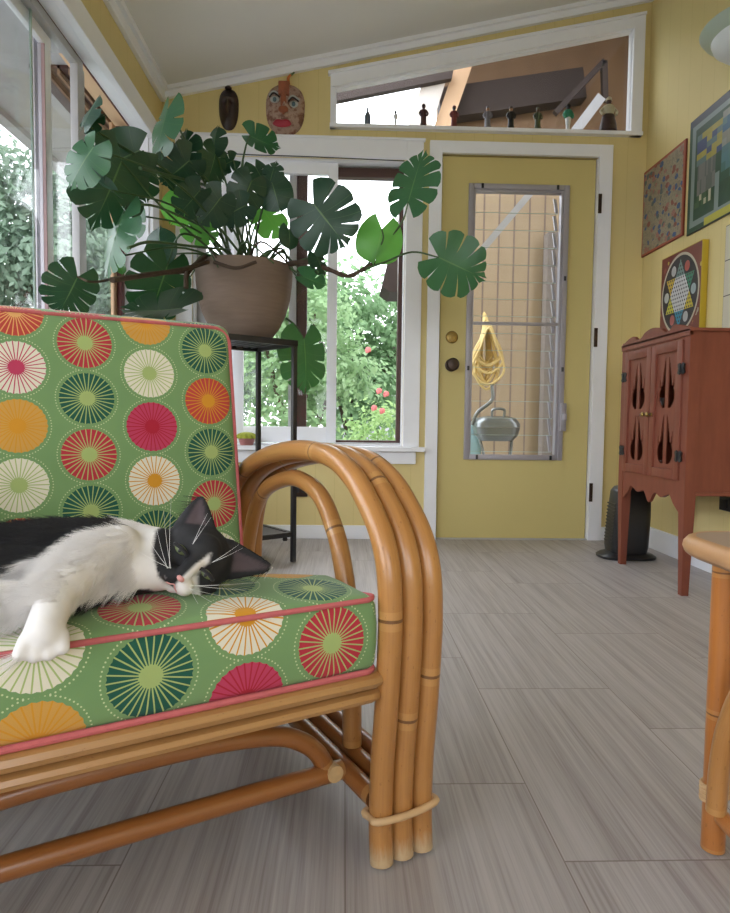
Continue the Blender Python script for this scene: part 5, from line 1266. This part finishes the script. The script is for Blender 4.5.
# ================================================================ FIGURINES ON THE TRANSOM LEDGE
fd = [(.107, .085, 'slate', 'white', 'pale grey bottle-shaped figurine', 'bottle'), (.252, .075, 'white', 'slate', 'thin white figurine', 'thin'), (.397, .112, 'darkred', 'darkred', 'dark brown figurine in a hood', 'man'),
      (.556, .108, 'maroon', 'slate', 'maroon figurine with grey side', 'man'), (.732, .110, 'greyblue', 'skin', 'grey-blue robed figurine', 'man'), (.854, .112, 'blackc', 'skin', 'black-clad figurine with white base', 'man'),
      (.995, .112, 'olive', 'darkskin', 'dark olive figurine', 'man'), (1.155, .132, 'teal', 'blackc', 'slim figurine in green top and white trousers', 'lady'), (1.368, .170, 'cream', 'darkskin', 'largest figurine, cream blouse and dark patterned skirt', 'doll')]
FC = {'slate': (.10, .12, .16), 'white': (.62, .62, .62), 'darkred': (.06, .025, .025), 'maroon': (.16, .035, .035), 'greyblue': (.20, .19, .22), 'skin': (.45, .26, .16), 'blackc': (.02, .02, .02), 'olive': (.06, .07, .035), 'darkskin': (.06, .03, .02), 'teal': (.03, .22, .13), 'cream': (.42, .38, .27), 'skirt': (.05, .03, .03)}
for k, v in FC.items(): M['fig_'+k] = mat('figurine_'+k, v, .45, .4, vs=80, var=.3)
where = ['leftmost on the transom ledge', 'second from left on the transom ledge', 'third from left on the transom ledge', 'above the left door casing on the transom ledge', 'above the left of the door on the transom ledge', 'near the middle of the transom ledge', 'between the black-clad and green-topped ones', 'on the transom ledge', 'at the right end of the transom ledge']
FY = YB-.012
for i, (x, h_, c1, c2, lab, kd) in enumerate(fd):
    h_ *= 1.06; zz = TZ0; t = thing('figurine', lab+', '+where[i], 'figurine', (x, FY, zz), 'figurines on the transom ledge')
    body_m = 'fig_'+c1; w = h_*.15
    b = B()
    if kd == 'bottle': lathe(b, [(w*1.1, 0), (w*1.2, .004), (w*1.2, h_*.55), (w*.7, h_*.72), (w*.4, h_*.8), (w*.4, h_)], (x, FY, zz), 20); link('robe', b, body_m, t)
    elif kd == 'thin': lathe(b, [(w*.9, 0), (w*.5, .006), (w*.4, h_*.4), (w*.9, h_*.55), (w*.9, h_*.75), (w*.3, h_*.8)], (x, FY, zz), 18); link('robe', b, body_m, t)
    elif kd == 'doll': lathe(b, [(w*1.5, 0), (w*1.75, .006), (w*1.6, h_*.2), (w*1.2, h_*.45), (w*1.0, h_*.5)], (x, FY, zz), 24, sy=.7); link('skirt', b, 'fig_skirt', t)
    elif kd == 'lady': lathe(b, [(w*.7, 0), (w*.55, .004), (w*.5, h_*.2), (w*.75, h_*.45), (w*.7, h_*.5)], (x, FY, zz), 18); link('trousers', b, 'fig_white', t)
    else: lathe(b, [(w*1.0, 0), (w*1.05, .004), (w*.85, h_*.2), (w*.8, h_*.45), (w*.95, h_*.62), (w*.9, h_*.72), (w*.4, h_*.78)], (x, FY, zz), 20, sy=.8); link('robe', b, body_m, t)
    if kd in ('doll', 'lady'):
        b = B(); lathe(b, [(w*.9, h_*.46), (w*1.1, h_*.55), (w*1.2, h_*.68), (w*.9, h_*.75), (w*.35, h_*.79)], (x, FY, zz), 20, sy=.75); link('top', b, body_m, t)
    if kd != 'bottle':
        b = B(); ell(b, x, FY, zz+h_*(.86 if kd != 'thin' else .88), w*.5, w*.5, h_*.085); hd_ = link('head', b, 'fig_skin' if kd in ('man', 'thin') and c2 == 'skin' else 'fig_'+c2, t)
        b = B(); lathe(b, [(w*.62, h_*.89), (w*.5, h_*.96), (w*.2, h_*1.0), (.0005, h_*1.0)], (x, FY, zz), 16); link('hat', b, 'fig_'+(c1 if kd == 'man' else ('cream' if kd == 'doll' else 'blackc')), hd_)
    if kd in ('man', 'lady', 'doll'):
        for s in (-1, 1):
            b = B(); aw = w*(1.15 if kd != 'doll' else 1.5)
            tube(b, [(x+s*w*.75, FY, zz+h_*.72), (x+s*aw*1.05, FY-.004, zz+h_*.58), (x+s*aw*.8, FY-w*.6, zz+h_*.46)], w*.27, 8, 4); link('arm', b, body_m, t)
# ================================================================ RATTAN TABLE (right edge)
tb = thing('rattan_table', 'low rattan side table with tan top and wrapped cane legs at right edge', 'table', (.72, .75, 0))
M['tabletop'] = mat('tan_table_laminate', (.34, .25, .185), .45, .4, vs=5, var=.06)
M['tablerim'] = mat('pale_cane_rim', (.44, .24, .11), .4, .4, vs=30)
x0, x1, y0, y1 = .503, .93, .50, .972
def rrect(r, z, ins=0):
    P = []
    for cx, cy, s in ((x1-r, y1-r, 0), (x0+r, y1-r, 90), (x0+r, y0+r, 180), (x1-r, y0+r, 270)):
        for k in range(7): t = math.radians(s+k*15); P.append(Vector((cx+(r-ins)*math.cos(t), cy+(r-ins)*math.sin(t), z)))
    return P
b = B(); prism(b, rrect(.07, .437, .012), (0, 0, .031)); link('table_top', b, 'tabletop', tb, True)
b = B(); tube(b, [p for p in rrect(.07, .4535, .013)], .0152, 12, 0, closed=True); link('rim', b, 'tablerim', tb)
for lx, ly in ((.556, .903), (.866, .903), (.556, .569), (.866, .569)):
    b = B(); tube(b, [(lx, ly, .002), (lx, ly, .44)], .0165, 18, 6, knuckle=0); lg = link('leg', b, 'rattan_orange', tb)
    b = B()
    for k in range(4): 
        z = .083+k*.0068; tube(b, [(lx+.0185*math.cos(t), ly+.0185*math.sin(t), z+.006*math.cos(t+.5)) for t in [2*PI*j/10 for j in range(10)]], .0034, 6, 2, closed=True)
    link('binding', b, 'wrap', lg)
for xx in (.547, .875):
    b = B(); tube(b, [(xx, .884, .070), (xx, .880, .14), (xx, .864, .21), (xx, .822, .285), (xx, .736, .325), (xx, .650, .285), (xx, .608, .21), (xx, .592, .14), (xx, .588, .070)], .0140, 14, 6); link('arched_brace', b, 'rattan', tb)
    b = B(); tube(b, [(xx+.01, .885, .06), (xx+.01, .735, .06), (xx+.01, .585, .06)], .012, 12, 3); link('side_rail', b, 'rattan_orange', tb)
# ================================================================ LIGHT, WORLD, CAMERA
W = bpy.data.worlds.new('World'); SC.world = W; W.use_nodes = True; nt = W.node_tree
bg = nt.nodes['Background']; tc = nt.nodes.new('ShaderNodeTexCoord'); sp = nt.nodes.new('ShaderNodeSeparateXYZ'); nt.links.new(tc.outputs['Generated'], sp.inputs[0])
rp = nt.nodes.new('ShaderNodeValToRGB'); cr = rp.color_ramp; cr.elements[0].position = .42; cr.elements[0].color = (.60, .60, .60, 1); cr.elements[1].position = .62; cr.elements[1].color = (.90, .94, 1, 1)
ad = nt.nodes.new('ShaderNodeMath'); ad.operation = 'MULTIPLY_ADD'; ad.inputs[1].default_value = .5; ad.inputs[2].default_value = .5; nt.links.new(sp.outputs[2], ad.inputs[0]); nt.links.new(ad.outputs[0], rp.inputs[0]); nt.links.new(rp.outputs[0], bg.inputs[0]); bg.inputs[1].default_value = 2.6
cam = bpy.data.cameras.new('camera'); co = bpy.data.objects.new('camera', cam); C.objects.link(co); SC.camera = co
cam.sensor_fit = 'HORIZONTAL'; cam.sensor_width = 36; cam.lens = FPX/730*36; cam.clip_start = .02; cam.clip_end = 200
Rm = Matrix((RGT, -DWN, -FWD)).transposed(); co.matrix_world = Matrix.Translation((0, 0, CAM_H)) @ Rm.to_4x4()
SC.view_settings.view_transform = 'Standard'; SC.view_settings.look = 'None'; SC.view_settings.gamma = 1; SC.view_settings.exposure = 1.25
SC.cycles.use_denoising = True
SC.cycles.max_bounces = 10; SC.cycles.diffuse_bounces = 5; SC.cycles.glossy_bounces = 3; SC.cycles.transparent_max_bounces = 24; SC.cycles.transmission_bounces = 4
SC.cycles.caustics_reflective = False; SC.cycles.caustics_refractive = False; SC.cycles.sample_clamp_indirect = 6
